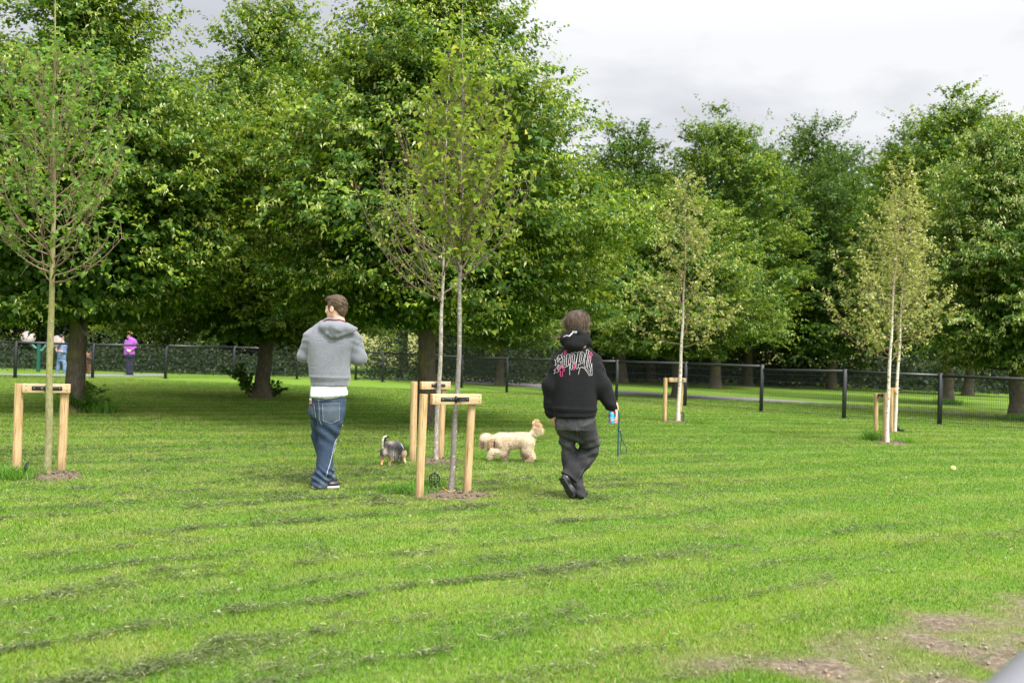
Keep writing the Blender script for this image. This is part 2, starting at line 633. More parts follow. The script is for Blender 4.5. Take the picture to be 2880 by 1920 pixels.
# sunlit rough meadow beyond the trees
mt = NT('meadow')
mt.pbr(mt.ramp(mt.noise(0.6, 5, 0.7, mt.pos()), [(0.3, (0.12, 0.15, 0.035)), (0.7, (0.22, 0.21, 0.065))]), 0.9, 0, None, 0.1)
hv = []
HX = np.linspace(-160, 160, 41); HY = np.linspace(75, 300, 20)
hx, hy = np.meshgrid(HX, HY, indexing='ij')
hz = 0.01 + np.clip((hy - 75) / 225, 0, 1) ** 0.8 * 10 * (0.8 + 0.4 * fbm(hx / 60, hy / 60, 3))
I = np.arange(hx.size).reshape(hx.shape)
Q = np.stack([I[:-1, :-1], I[1:, :-1], I[1:, 1:], I[:-1, 1:]], -1).reshape(-1, 4)
tag(link('hill', np_mesh('hill', np.stack([hx, hy, hz], -1), Q, [mt.m], smooth=True)), kind='structure')

# ------------------------------------------------------------------ grass blades, clippings
def grass_mat(name, tf=0.45, gl=0.05):
    t = NT(name)
    c = t.n('ShaderNodeAttribute', attribute_name='col').outputs['Color']
    d = t.n('ShaderNodeBsdfDiffuse', {'Color': c})
    tr = t.n('ShaderNodeBsdfTranslucent', {'Color': c})
    m1 = t.n('ShaderNodeMixShader', {0: tf, 1: d.outputs[0], 2: tr.outputs[0]})
    g = t.n('ShaderNodeBsdfGlossy', {'Roughness': 0.5})
    m2 = t.n('ShaderNodeMixShader', {0: gl, 1: m1.outputs[0], 2: g.outputs[0]})
    t.t.links.new(m2.outputs[0], t.out.inputs[0])
    return t.m


GRASS = grass_mat('grass_blade', 0.45, 0.03)
CLIP = grass_mat('cut_grass', 0.3, 0.04)


def blades(x, y, z0, h, w, lean, col, seed, curl=0.35):
    r = np.random.default_rng(seed)
    n = len(x)
    az = r.uniform(0, 2 * PI, n)
    la = r.uniform(0, 2 * PI, n)
    sx, sy = np.cos(az) * w / 2, np.sin(az) * w / 2
    lx, ly = np.cos(la) * lean * h, np.sin(la) * lean * h
    V = np.empty((n, 5, 3), np.float32)
    V[:, 0] = np.stack([x - sx, y - sy, z0 - 0.004], 1)
    V[:, 1] = np.stack([x + sx, y + sy, z0 - 0.004], 1)
    V[:, 2] = np.stack([x + sx * 0.75 + lx * curl, y + sy * 0.75 + ly * curl, z0 + h * 0.6], 1)
    V[:, 3] = np.stack([x - sx * 0.75 + lx * curl, y - sy * 0.75 + ly * curl, z0 + h * 0.6], 1)
    V[:, 4] = np.stack([x + lx, y + ly, z0 + h], 1)
    b = np.arange(n)[:, None] * 5
    q = b + np.array([0, 1, 2, 3]); t = b + np.array([3, 2, 4])
    c = np.repeat(col[:, None, :], 5, 1).astype(np.float32)
    c[:, :2] *= 0.8
    return V.reshape(-1, 3), q, t, c.reshape(-1, 3)


def soil_mask(x, y):
    m = bare(x, y) * 1.15
    for cx, cy, rx, ry in SOIL:
        d = np.hypot((x - cx) / rx, (y - cy) / ry) + (fbm(x * 7, y * 7, 9) - 0.5) * 0.7
        m = np.maximum(m, np.clip((1.1 - d) * 4, 0, 1))
    return m


def make_grass(n=1300000):
    r = np.random.default_rng(11)
    y = 3.5 + 31.0 * r.random(n) ** 1.2
    x = (r.random(n) - 0.5) * (1.14 * y + 0.3)
    keep = r.random(n) > soil_mask(x, y) * 0.90
    x, y = x[keep], y[keep]
    n = len(x)
    s = row_s(x, y) + (vnoise(x * 0.35, y * 0.35, 2) - 0.5) * 0.6
    stripe = 0.5 + 0.5 * np.sin(s * 5.6 * 1.0)
    n1 = fbm(x * 0.9, y * 0.9, 3, 4); n2 = fbm(x * 5, y * 5, 4, 3); n4 = fbm(x * 0.25 + 9, y * 0.25, 14, 2)
    a = np.array([0.124, 0.282, 0.010]); b = np.array([0.235, 0.340, 0.022]); c = np.array([0.36, 0.37, 0.105]); d = np.array([0.065, 0.155, 0.014])
    f = np.clip(0.36 + (n1 - 0.5) * 1.5 + (0.5 - stripe) * 1.05 + (n4 - 0.5) * 1.2, 0, 1)[:, None]
    col = a * (1 - f) + b * f
    f2 = np.clip((n2 - 0.46) * 2.0 + np.clip(1 - np.abs(y - 10) / 4, 0, 1) * np.clip(.35 - x / 12, 0, .5) + (n4 - .5) * .6 + (0.5 - stripe) * .25, 0, 0.8)[:, None]
    col = col * (1 - f2) + c * f2
    dry = (r.random(n) < 0.06 + 0.12 * np.clip(n2 - 0.4, 0, 1))[:, None]
    col = np.where(dry, np.array([0.42, 0.38, 0.17]), col)
    dk = (r.random(n) < np.clip(0.27 + 0.5 * (fbm(x * 2.3, y * 2.3, 19, 3) - .5) + 0.16 * (stripe - .5), .05, .7))[:, None]
    col = np.where(dk, d, col)
    nb = np.clip(soil_mask(x, y) * 2.2, 0, 1)[:, None] * 0.65
    col = col * (1 - nb) + np.array([0.33, 0.30, 0.13]) * nb
    col = col * r.uniform(0.72, 1.25, (n, 1))
    h = (0.010 + 0.010 * r.random(n)) * (0.7 + 0.7 * n1) * (1 + 0.02 * y)
    w = 0.0018 + 0.00031 * y
    V, q, t, cc = blades(x, y, np.zeros(n), h, w, r.uniform(0.3, 1.4, n), col, 12)
    o = link('grass', np_mesh('grass', V, [q, t], [GRASS], col=cc))
    tag(o, 'short freshly mown lawn grass across the whole field', 'grass', kind='stuff')


def strands(x, y, z, L, w, elev, col, seed):
    """loose cut blades: two-segment ribbons lying at random angles"""
    r = np.random.default_rng(seed)
    n = len(x)
    az = r.uniform(0, 2 * PI, n); bend = r.uniform(-0.8, 0.8, n)
    c = np.stack([x, y, z], 1)
    def dirv(a, e): return np.stack([np.cos(a) * np.cos(e), np.sin(a) * np.cos(e), np.sin(e)], 1)
    d1 = dirv(az, elev); d2 = dirv(az + bend, elev - 0.5)
    s = np.stack([-np.sin(az), np.cos(az), r.uniform(-1.0, 1.0, n)], 1) * (w / 2)[:, None]
    p0 = c - d1 * (L / 2)[:, None]; p2 = c + d2 * (L / 2)[:, None]
    V = np.stack([p0 - s * .6, p0 + s * .6, c + s, c - s, p2], 1)
    V[:, :, 2] = np.maximum(V[:, :, 2], 0.003)
    b = np.arange(n)[:, None] * 5
    cc = np.repeat(col[:, None, :], 5, 1)
    return V.reshape(-1, 3), b + np.array([0, 1, 2, 3]), b + np.array([3, 2, 4]), cc.reshape(-1, 3)


# heaps seen singly in the photograph: pixel, length along the row (m), amount
HEAPS = [(570, 1608, .22, 260), (450, 1612, .14, 150), (600, 1832, .34, 520), (690, 1803, .2, 260), (400, 1888, .34, 420), (140, 1900, .3, 260),
         (740, 1902, .22, 260), (905, 1862, .2, 190), (1065, 1410, .12, 200), (480, 1505, .25, 150), (150, 1697, .4, 200), (690, 1583, .15, 120),
         (905, 1552, .1, 110), (60, 1800, .25, 160), (1250, 1790, .4, 240), (1440, 1752, .3, 160), (975, 1748, .12, 120), (250, 1660, .3, 200), (330, 1640, .25, 160),
         (1685, 1597, .12, 190), (1600, 1615, .3, 160), (1510, 1650, .4, 160), (1975, 1567, .25, 170), (2080, 1545, .2, 120), (2050, 1520, .15, 100),
         (1610, 1712, .15, 120), (1580, 1728, .1, 90), (1850, 1655, .25, 90), (1470, 1515, .2, 90), (2010, 1330, .2, 60), (1560, 1395, .35, 150), (1640, 1392, .2, 90),
         (2330, 1240, .5, 150), (2380, 1238, .2, 120), (2200, 1238, .5, 120), (2700, 1283, .3, 60), (2620, 1255, .3, 90), (2780, 1250, .3, 60), (1940, 1188, .2, 90),
         (800, 1402, .3, 130), (620, 1394, .35, 120), (300, 1420, .4, 120), (420, 1335, .3, 90), (330, 1343, .3, 90), (700, 1350, .5, 120), (520, 1295, .4, 90), (1260, 1498, .2, 90),
         (1390, 1568, .2, 110), (1230, 1545, .3, 110), (2060, 1500, .1, 60), (1960, 1540, .2, 80), (2500, 1490, .15, 60), (2820, 1510, .15, 60)]


def make_clippings():
    r = np.random.default_rng(21)
    X, Y, Z, K = [], [], [], []
    rd = np.array([math.cos(ROWDIR), math.sin(ROWDIR)])
    for px, py, ln, am in HEAPS:
        p = G(px, py)
        k = int(am * 3.2)
        u = r.normal(0, ln * 0.5, k); v = r.normal(0, 0.075 + 0.12 * ln, k)
        lump = fbm(u * 9 + px, v * 14 + py, 3, 3)
        keep = lump > 0.43 + 0.12 * r.random(k)
        u, v, lump = u[keep], v[keep], lump[keep]
        dirx = rd if py > 1470 else np.array([0.93, 0.37])
        x = p.x + u * dirx[0] - v * dirx[1]; y = p.y + u * dirx[1] + v * dirx[0]
        hh = 0.055 * np.exp(-(u / (ln * 0.6)) ** 2 - (v / 0.075) ** 2) * min(1, am / 220) * (0.5 + lump)
        X.append(x); Y.append(y); Z.append(0.012 + hh * r.random(len(u)) ** 0.6); K.append(np.full(len(u), 1.0))
    # thin broken lines along the mowing rows
    n = 1700000
    y = 3.6 + 13.5 * r.random(n) ** 1.15
    x = (r.random(n) - 0.5) * 1.12 * y
    al = x * rd[0] + y * rd[1]
    s = row_s(x, y) + (fbm(al * 0.9, al * 0 + 3, 2, 3) - 0.5) * 0.36
    rid = np.floor(s / 0.47)
    jit = _hash2(rid.astype(np.int64), rid.astype(np.int64) * 0 + 7, 3) * 0.30 + 0.35
    ph = np.abs((s / 0.47) % 1.0 - jit) * 0.47
    strong = 0.12 + 0.80 * _hash2(rid.astype(np.int64), rid.astype(np.int64) * 0 + 1, 5)
    along_d = np.clip(fbm(al * 0.55 + rid * 17.3, rid * 5.1, 41, 3) - 0.26, 0, 1) * 3.0
    clump = np.clip(fbm(x * 9, y * 9, 44, 3) - 0.445, 0, 1) * 4.6
    wid = 0.022 + 0.070 * vnoise(al * 1.3, rid * 3.3, 6)
    line = np.exp(-(ph / wid) ** 2)
    right = np.clip((x / y - 0.05) * 2.2, 0, 0.72)
    broad = np.clip(1 - np.abs(y - 10.0) / 2.6, 0, 1) * np.clip(fbm(x * 1.1, y * 3.6, 47, 4) - 0.40, 0, 1) * 3.4 * np.clip(1.0 - np.abs(x + 1.6) / 4.6, 0, 1)
    keep = r.random(n) < np.clip(line * strong * along_d * (0.24 + 0.76 * clump) * (1 - right) * 1.1 + broad * clump * 0.8, 0, 1)
    x, y = x[keep], y[keep]
    X.append(x); Y.append(y); Z.append(0.014 + 0.020 * r.random(len(x))); K.append(np.full(len(x), 0.0))
    x = np.concatenate(X); y = np.concatenate(Y); z = np.concatenate(Z); k = np.concatenate(K)
    n = len(x)
    f = r.random((n, 1))
    col = np.array([0.040, 0.072, 0.013]) * (1 - f) + np.array([0.150, 0.185, 0.055]) * f
    col = np.where(r.random((n, 1)) < 0.06, np.array([0.34, 0.33, 0.17]), col)
    L = r.uniform(0.014, 0.050, n)
    w = 0.0018 + 0.00030 * y
    V, q, t, cc = strands(x, y, z, L, w, r.uniform(-0.3, 0.75, n), col, 22)
    tag(link('grass_clippings', np_mesh('grass_clippings', V, [q, t], [CLIP], col=cc)),
        'dull dark cut grass lying in rows and clumps on the mown lawn', 'grass clippings', kind='stuff')


# ------------------------------------------------------------------ trees
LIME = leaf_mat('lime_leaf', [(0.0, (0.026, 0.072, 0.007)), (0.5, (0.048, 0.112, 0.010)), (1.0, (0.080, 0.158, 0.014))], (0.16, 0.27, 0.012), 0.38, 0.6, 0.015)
LIME_YOUNG_LIT = leaf_mat('lit_young_lime_leaf', [(0.0, (0.135, 0.220, 0.014)), (0.6, (0.205, 0.292, 0.020)), (1.0, (0.30, 0.36, 0.032))], (0.32, 0.40, 0.02), 0.40, 0.6, 0.015)  # pale shoot tips, lightened so crown highlights sit in the leaf colour
LIME_DARK = leaf_mat('lime_leaf_dark', [(0.0, (0.028, 0.070, 0.008)), (0.5, (0.048, 0.102, 0.011)), (1.0, (0.078, 0.142, 0.015))], (0.13, 0.21, 0.013), 0.34, 0.6, 0.015)
BRACT = leaf_mat('pale_bract', [(0.0, (0.26, 0.33, 0.05)), (1.0, (0.42, 0.44, 0.13))], (0.4, 0.45, 0.08), 0.35)
SAPLEAF = leaf_mat('maple_leaf', [(0.0, (0.07, 0.165, 0.025)), (0.6, (0.13, 0.26, 0.03)), (1.0, (0.23, 0.35, 0.05))], (0.24, 0.40, 0.03), 0.42, 0.6, 0.015)
PEARLEAF = leaf_mat('pear_leaf', [(0.0, (0.10, 0.17, 0.018)), (0.6, (0.18, 0.275, 0.024)), (0.88, (0.27, 0.34, 0.04)), (0.95, (0.40, 0.40, 0.05)), (1.0, (0.46, 0.41, 0.05))], (0.36, 0.46, 0.03), 0.42, 0.6, 0.015)
BIRCHLEAF = leaf_mat('birch_leaf', [(0.0, (0.18, 0.21, 0.038)), (0.6, (0.32, 0.345, 0.070)), (1.0, (0.46, 0.45, 0.13))], (0.45, 0.47, 0.08), 0.4, 0.5, 0.04)
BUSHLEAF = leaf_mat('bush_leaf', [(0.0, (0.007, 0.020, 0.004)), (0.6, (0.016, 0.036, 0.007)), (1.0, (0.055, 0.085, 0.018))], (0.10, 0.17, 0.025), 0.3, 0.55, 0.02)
DEADLEAF = leaf_mat('dead_leaf', [(0.0, (0.25, 0.10, 0.03)), (1.0, (0.36, 0.17, 0.06))], (0.3, 0.14, 0.04), 0.3)


def bark(name, stops, scale=(6, 6, 1.2), bump=0.6, moss=0.0, marks=None):
    t = NT(name)
    o = t.obj()
    n = t.noise(5, 6, 0.7, t.mapv(o, scale), 0.4)
    c = t.ramp(n, stops)
    if moss:
        m = t.noise(2.2, 4, 0.6, o)
        c = t.mix(t.ramp(m, [(0.5, (0, 0, 0)), (0.68, (moss, moss, moss))]), c, (0.20, 0.19, 0.025))
    if name == 'birch_bark':
        zz = t.n('ShaderNodeSeparateXYZ', {0: o}).outputs[2]
        c = t.mix(t.n('ShaderNodeMapRange', {'Value': zz, 'From Min': 1.9, 'From Max': 3.2}).outputs[0], c, (0.24, 0.165, 0.12))
    if marks is not None:
        b = t.noise(1.0, 3, 0.6, t.mapv(o, (9, 9, 34)))
        c = t.mix(t.ramp(b, [(0.60, (0, 0, 0)), (0.66, (1, 1, 1))]), c, marks)
    t.pbr(c, 0.85, 0, t.bump(n, bump, 0.02), 0.2)
    return t.m


BARK_LIME = bark('lime_bark', [(0.3, (0.045, 0.036, 0.026)), (0.55, (0.10, 0.082, 0.058)), (0.75, (0.17, 0.145, 0.105))], moss=0.5)
BARK_GREEN = bark('green_bark', [(0.3, (0.13, 0.125, 0.055)), (0.55, (0.235, 0.22, 0.105)), (0.75, (0.33, 0.30, 0.18))], (8, 8, 4), 0.35, moss=0.75)
BARK_GREY = bark('grey_bark', [(0.3, (0.115, 0.10, 0.088)), (0.55, (0.20, 0.18, 0.16)), (0.75, (0.33, 0.31, 0.28))], (9, 9, 5), 0.4, marks=(0.42, 0.41, 0.38))
BARK_PALE = bark('flaking_bark', [(0.3, (0.14, 0.115, 0.095)), (0.5, (0.26, 0.23, 0.195)), (0.6, (0.42, 0.38, 0.33))], (9, 9, 3), 0.5)
BARK_BIRCH = bark('birch_bark', [(0.3, (0.50, 0.40, 0.32)), (0.55, (0.66, 0.58, 0.50)), (0.75, (0.78, 0.74, 0.68))], (4, 4, 8), 0.25, marks=(0.06, 0.05, 0.045))
TWIG = bark('twig', [(0.3, (0.09, 0.06, 0.045)), (0.7, (0.19, 0.135, 0.11))], (10, 10, 10), 0.2)
TWIG_RED = bark('reddish_twig', [(0.3, (0.13, 0.085, 0.058)), (0.7, (0.26, 0.185, 0.125))], (10, 10, 10), 0.2)


def leaf_quads(p, a, n, L, W, fold=0.25, droop=0.2):
    """p base points, a axes, n leaf normals: one folded diamond per leaf"""
    a = a / (np.linalg.norm(a, axis=1)[:, None] + 1e-9)
    n = n - a * np.sum(a * n, 1)[:, None]
    n = n / (np.linalg.norm(n, axis=1)[:, None] + 1e-9)
    s = np.cross(a, n)
    L = L[:, None]; W = W[:, None]
    V = np.stack([p, p + a * L * .42 + s * W * .5 + n * W * fold * .5, p + a * L - n * L * droop, p + a * L * .42 - s * W * .5 + n * W * fold * .5], 1)
    b = np.arange(len(p))[:, None] * 4
    return V.reshape(-1, 3), b + np.array([0, 1, 2, 3])


def crown_mesh(name, seed, H, z0, R, pads, lpp, leaf, mats, bract=0.12, lobes=0.2, prof=None, lean=(0, 0), padsize=1.0, inner=0.16, top_pow=0.75, low=1.0, shoots=11, young=0.16, lowdx=0.0):
    """pads (bough ends) carry shoots, shoots carry leaves"""
    r = np.random.default_rng(seed)
    if prof is None:
        prof = lambda t: np.clip(np.minimum(0.62 + 1.5 * t, 1.0), 0, 1) * np.clip(1 - np.clip((t - 0.28) / 0.72, 0, 1) ** 1.7, 0, 1) ** top_pow
    tt = np.linspace(0.0, 1.0, 200)
    w = prof(tt) + 0.16; cdf = np.cumsum(w) / w.sum()
    t = np.interp(r.random(pads), cdf, tt)
    th = r.uniform(0, 2 * PI, pads)
    ph = r.uniform(0, 6.28, 8)
    def rad(t, th):
        m = 1 + lobes * (np.sin(2 * th + ph[0] + 5 * t) * .5 + np.sin(3 * th + ph[1] - 8 * t) * .5 + np.sin(5 * th + 13 * t + ph[2]) * .5 + np.sin(4 * th - 17 * t + ph[3]) * .3)
        return R * prof(t) * m
    frac = 1 - 0.55 * r.random(pads) ** 2.0
    rr = rad(t, th) * frac
    zc = z0 + t * (H - z0) + r.normal(0, 0.22, pads)
    cx = rr * np.cos(th) + lean[0] * t; cy_ = rr * np.sin(th) + lean[1] * t
    # shoots
    ns = r.poisson(shoots, pads)
    sp = np.repeat(np.arange(pads), ns); S = len(sp)
    ps = (padsize * r.uniform(0.7, 1.35, pads))[sp]
    oth = th[sp] + r.normal(0, 0.75, S)
    o = np.stack([np.cos(oth), np.sin(oth)], 1)
    rise = 0.30 + 1.25 * np.clip(t[sp] - 0.35, 0, 1) - 0.55 * np.clip(0.3 - t[sp], 0, 1) + r.normal(0, 0.28, S)
    d = np.stack([o[:, 0], o[:, 1], rise], 1); d /= np.linalg.norm(d, axis=1)[:, None]
    sl = r.uniform(0.45, 0.95, S) * ps
    base = np.stack([cx[sp], cy_[sp], zc[sp]], 1) + r.normal(0, 1, (S, 3)) * np.array([.34, .34, .10]) * ps[:, None] - d * sl[:, None] * 0.35
    sag = r.uniform(0.10, 0.38, S) * (1.15 - 0.7 * t[sp])
    shade = r.normal(0, 0.12, S)
    # leaves along the shoots
    k = r.poisson(lpp / shoots, S)
    li = np.repeat(np.arange(S), k); n = len(li)
    q = r.random(n) ** 0.75
    pos = base[li] + d[li] * (sl[li] * q)[:, None]
    pos[:, 2] -= sag[li] * sl[li] * q ** 2
    pos += r.normal(0, 1, (n, 3)) * np.array([.040, .040, .022])
    side = np.cross(d[li], [0, 0, 1.0]) * np.sign(r.normal(0, 1, n))[:, None]
    a = d[li] * 0.55 + side * 0.65 + r.normal(0, 0.30, (n, 3)); a[:, 2] -= 0.45
    nn = np.stack([o[li, 0] * 0.45, o[li, 1] * 0.45, np.full(n, 0.9)], 1) + r.normal(0, 1, (n, 3)) * 0.24
    L = leaf * r.uniform(0.6, 1.2, n) * (1.05 - 0.3 * q); W = L * r.uniform(0.68, 0.92, n)
    isb = r.random(n) < bract * np.clip(0.2 + 1.5 * q, 0, 2) * np.clip(1 + shade[li] * 5, 0, 3)
    W[isb] = L[isb] * 0.32
    a[isb, 2] -= 0.8
    young = (~isb) & (r.random(n) < np.clip(young + 0.55 * (q - 0.45) + shade[li] * 3.4, 0.02, 0.95))  # young: shoot-tip leaves lightened, highlights put into their colour
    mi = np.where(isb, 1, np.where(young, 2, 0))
    # larger fill leaves deeper inside, left in base colour
    ni = int(inner * n)
    ti = np.interp(r.random(ni), cdf, tt) * 0.92; ai = r.uniform(0, 2 * PI, ni); ri = rad(ti, ai) * np.sqrt(r.random(ni)) * 0.78
    pin = np.stack([ri * np.cos(ai) + lean[0] * ti, ri * np.sin(ai) + lean[1] * ti, z0 + ti * (H - z0)], 1)
    pos = np.concatenate([pos, pin]); a = np.concatenate([a, r.normal(0, 1, (ni, 3)) - [0, 0, .5]]); nn = np.concatenate([nn, r.normal(0, .5, (ni, 3)) + [0, 0, 1]])
    L = np.concatenate([L, leaf * 1.5 * r.uniform(.7, 1.2, ni)]); W = np.concatenate([W, leaf * 1.2 * r.uniform(.7, 1.1, ni)]); mi = np.concatenate([mi, np.zeros(ni, int)])
    kp = pos[:, 2] > low + lowdx * pos[:, 0] + 0.28 * (fbm(pos[:, 0] * 1.3 + seed, pos[:, 1] * 1.3, 5, 2) - 0.5) * 2 + 0.12 * r.random(len(pos))
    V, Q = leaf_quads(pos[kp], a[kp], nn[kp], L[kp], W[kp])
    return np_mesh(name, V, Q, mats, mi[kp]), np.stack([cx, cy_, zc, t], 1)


def trunk_mb(H, r0, padc, seed, limbs=16, fork=0.3, lean=(0, 0), mb=None):
    r = np.random.default_rng(seed)
    mb = MB() if mb is None else mb
    zt = np.concatenate([[0, 0.08, 0.2, 0.5], np.linspace(1.0, H * 0.9, 9)])
    wob = r.normal(0, 0.03, (len(zt), 2)).cumsum(0) * 0.5
    wob[:4] *= 0.2
    rad = r0 * np.interp(zt / H, [0, 0.02, 0.06, 0.3, 0.9], [1.55, 1.22, 1.0, 0.82, 0.12])
    pts = np.stack([wob[:, 0] + lean[0] * zt / H, wob[:, 1] + lean[1] * zt / H, zt], 1)
    mb.tube(pts, rad, 14)
    order = np.argsort(padc[:, 2])
    sel = order[np.linspace(0, len(order) - 1, limbs).astype(int)]
    for i in sel:
        c = padc[i, :3]
        d = math.hypot(c[0], c[1])
        zb = max(H * 0.17, c[2] - 0.75 * d)
        zb = min(zb, H * 0.8)
        b = np.array([np.interp(zb, zt, pts[:, 0]), np.interp(zb, zt, pts[:, 1]), zb])
        m = b * 0.45 + c * 0.55 + np.array([0, 0, -0.12 * d]) + r.normal(0, 0.1, 3)
        q = np.linspace(0, 1, 6)[:, None]
        curve = (1 - q) ** 2 * b + 2 * q * (1 - q) * m + q ** 2 * c
        mb.tube(curve, np.linspace(0.30 * r0 * (1 - zb / H) + 0.02, 0.012, 6), 6, caps=False)
    return mb


TREE_COUNT = [0]


def tree(name, base, label, cat, group, crown_me, trunk_me, rot=0.0, scale=1.0):
    t = thing(name, label, cat, base, group, rot)
    t.scale = (scale,) * 3
    link('crown', crown_me, t)
    autosmooth(link('trunk', trunk_me, t))
    return t


def lime(seed, H, z0, R, r0, pads, lpp, leaf, mats=(LIME, BRACT, LIME_YOUNG_LIT), **kw):
    limbs = kw.pop('limbs', 18)
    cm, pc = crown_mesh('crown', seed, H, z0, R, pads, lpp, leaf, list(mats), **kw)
    tm = trunk_mb(H, r0, pc, seed + 1, limbs, lean=kw.get('lean', (0, 0))).mesh('trunk', [BARK_LIME])
    return cm, tm


GRP_L = 'lime trees standing on the lawn'
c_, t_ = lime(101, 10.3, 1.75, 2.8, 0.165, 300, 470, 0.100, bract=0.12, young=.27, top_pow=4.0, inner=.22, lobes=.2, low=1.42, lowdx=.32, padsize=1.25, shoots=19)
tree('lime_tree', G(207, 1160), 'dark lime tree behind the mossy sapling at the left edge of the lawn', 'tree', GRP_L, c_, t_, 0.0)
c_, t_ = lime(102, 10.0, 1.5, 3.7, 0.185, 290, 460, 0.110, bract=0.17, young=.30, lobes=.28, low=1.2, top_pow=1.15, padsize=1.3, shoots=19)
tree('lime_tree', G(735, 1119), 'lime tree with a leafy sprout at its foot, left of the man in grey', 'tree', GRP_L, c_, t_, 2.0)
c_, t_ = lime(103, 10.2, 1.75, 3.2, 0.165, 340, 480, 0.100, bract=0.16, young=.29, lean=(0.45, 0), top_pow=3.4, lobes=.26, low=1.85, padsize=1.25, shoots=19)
tree('lime_tree', G(1199, 1192), 'tall broad lime tree right behind the pair of leaning saplings', 'tree', GRP_L, c_, t_, 4.4)
GRP_B = 'park trees beyond the fence'
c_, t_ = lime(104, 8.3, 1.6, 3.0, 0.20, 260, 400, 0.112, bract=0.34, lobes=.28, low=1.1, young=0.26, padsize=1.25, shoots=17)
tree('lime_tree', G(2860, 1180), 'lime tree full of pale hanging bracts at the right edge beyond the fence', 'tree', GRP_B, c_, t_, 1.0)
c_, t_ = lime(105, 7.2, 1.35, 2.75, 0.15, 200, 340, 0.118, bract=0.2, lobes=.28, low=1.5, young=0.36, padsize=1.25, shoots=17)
tree('lime_tree', G(1902, 1117), 'low rounded lime tree beyond the fence behind the lone birch', 'tree', GRP_B, c_, t_, 3.0)
far = [lime(110, 13.5, 2.4, 3.9, 0.24, 270, 240, 0.15, mats=(LIME, BRACT, LIME_YOUNG_LIT), bract=0.10, limbs=12, top_pow=.6, padsize=1.2, shoots=15, young=.2),
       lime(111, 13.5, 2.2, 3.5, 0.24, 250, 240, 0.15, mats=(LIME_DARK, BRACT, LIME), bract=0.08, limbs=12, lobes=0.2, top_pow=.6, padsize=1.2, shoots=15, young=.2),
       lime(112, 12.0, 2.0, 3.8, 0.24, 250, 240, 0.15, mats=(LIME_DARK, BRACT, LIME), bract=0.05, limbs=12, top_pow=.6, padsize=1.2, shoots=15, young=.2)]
FAR = [  # px, py of the trunk foot, top pixel, kind, rotation, label
    (1750, 1077, 345, 1, 0.2, 'dark far park tree with an upright crown at the left end of the far row'),
    (2012, 1092, 322, 0, 1.4, 'tall park tree with a domed top standing behind the lone birch'),
    (2277, 1084, 340, 1, 2.2, 'dark park tree with a narrow top in the middle of the far row'),
    (2340, 1095, 470, 2, 3.7, 'bright green park tree leaning its low boughs left of the birch pair'),
    (2663, 1135, 262, 0, 5.1, 'tall thick trunked park tree right behind the birch pair'),
    (2722, 1112, 400, 1, 4.0, 'park tree half hidden behind the thick trunked tree at the right'),
    (2101, 1085, 420, 2, 0.9, 'shaded park tree in the dark gap right of the low rounded lime'),
    (2545, 1083, 400, 2, 2.9, 'shaded park tree whose trunk stands behind the birch pair'),
    (1830, 1073, 470, 2, 1.9, 'shaded park tree behind the fence to the right of the woman in black'),
    (1405, 1084, 470, 0, 2.6, 'slim park tree beyond the fence right of the tall broad lime'),
    (775, 1048, 470, 1, 0.0, 'slender far tree beyond the fence just left of the man in grey'),
]
for i, (px, py, ptop, k, rz, lab) in enumerate(FAR):
    b = G(px, py)
    top = P(px, ptop, b.y).z
    h0 = (13.5, 13.5, 12.0)[k]
    s = top / h0
    tree('park_tree', b, lab, 'tree', GRP_B, far[k][0], far[k][1], rz, s)

# trees behind the lawn limes that close the left half
BACK = [(-26, 47, 13.5), (-20.5, 52, 15.0), (-15, 47, 13.0), (-10.5, 50, 15.2), (-6.0, 56, 14.0), (-1.5, 62, 13.0), (3.0, 70, 12.5), (-31, 52, 15), (-13, 58, 16), (-23, 60, 17)]
for i, (x, y, h) in enumerate(BACK):
    k = i % 3
    h0 = (13.5, 13.5, 12.0)[k]
    tree('woodland_tree', (x, y, 0), 'woodland tree in the dark belt behind the lawn limes on the left', 'tree', 'woodland trees behind the lawn limes', far[k][0], far[k][1], i * 1.7, h / h0)
for i, (x, y, h) in enumerate([(9, 72, 13), (15, 76, 14), (21, 74, 13), (27, 70, 13.5), (33, 66, 14), (39, 60, 13), (12.5, 84, 14), (25, 86, 15), (36, 80, 15)]):
    k = (i + 1) % 3
    h0 = (13.5, 13.5, 12.0)[k]
    tree('woodland_tree', (x, y, 0), 'woodland tree in the dark belt behind the park trees on the right', 'tree', 'woodland trees behind the park trees', far[k][0], far[k][1], i * 2.1, h / h0)


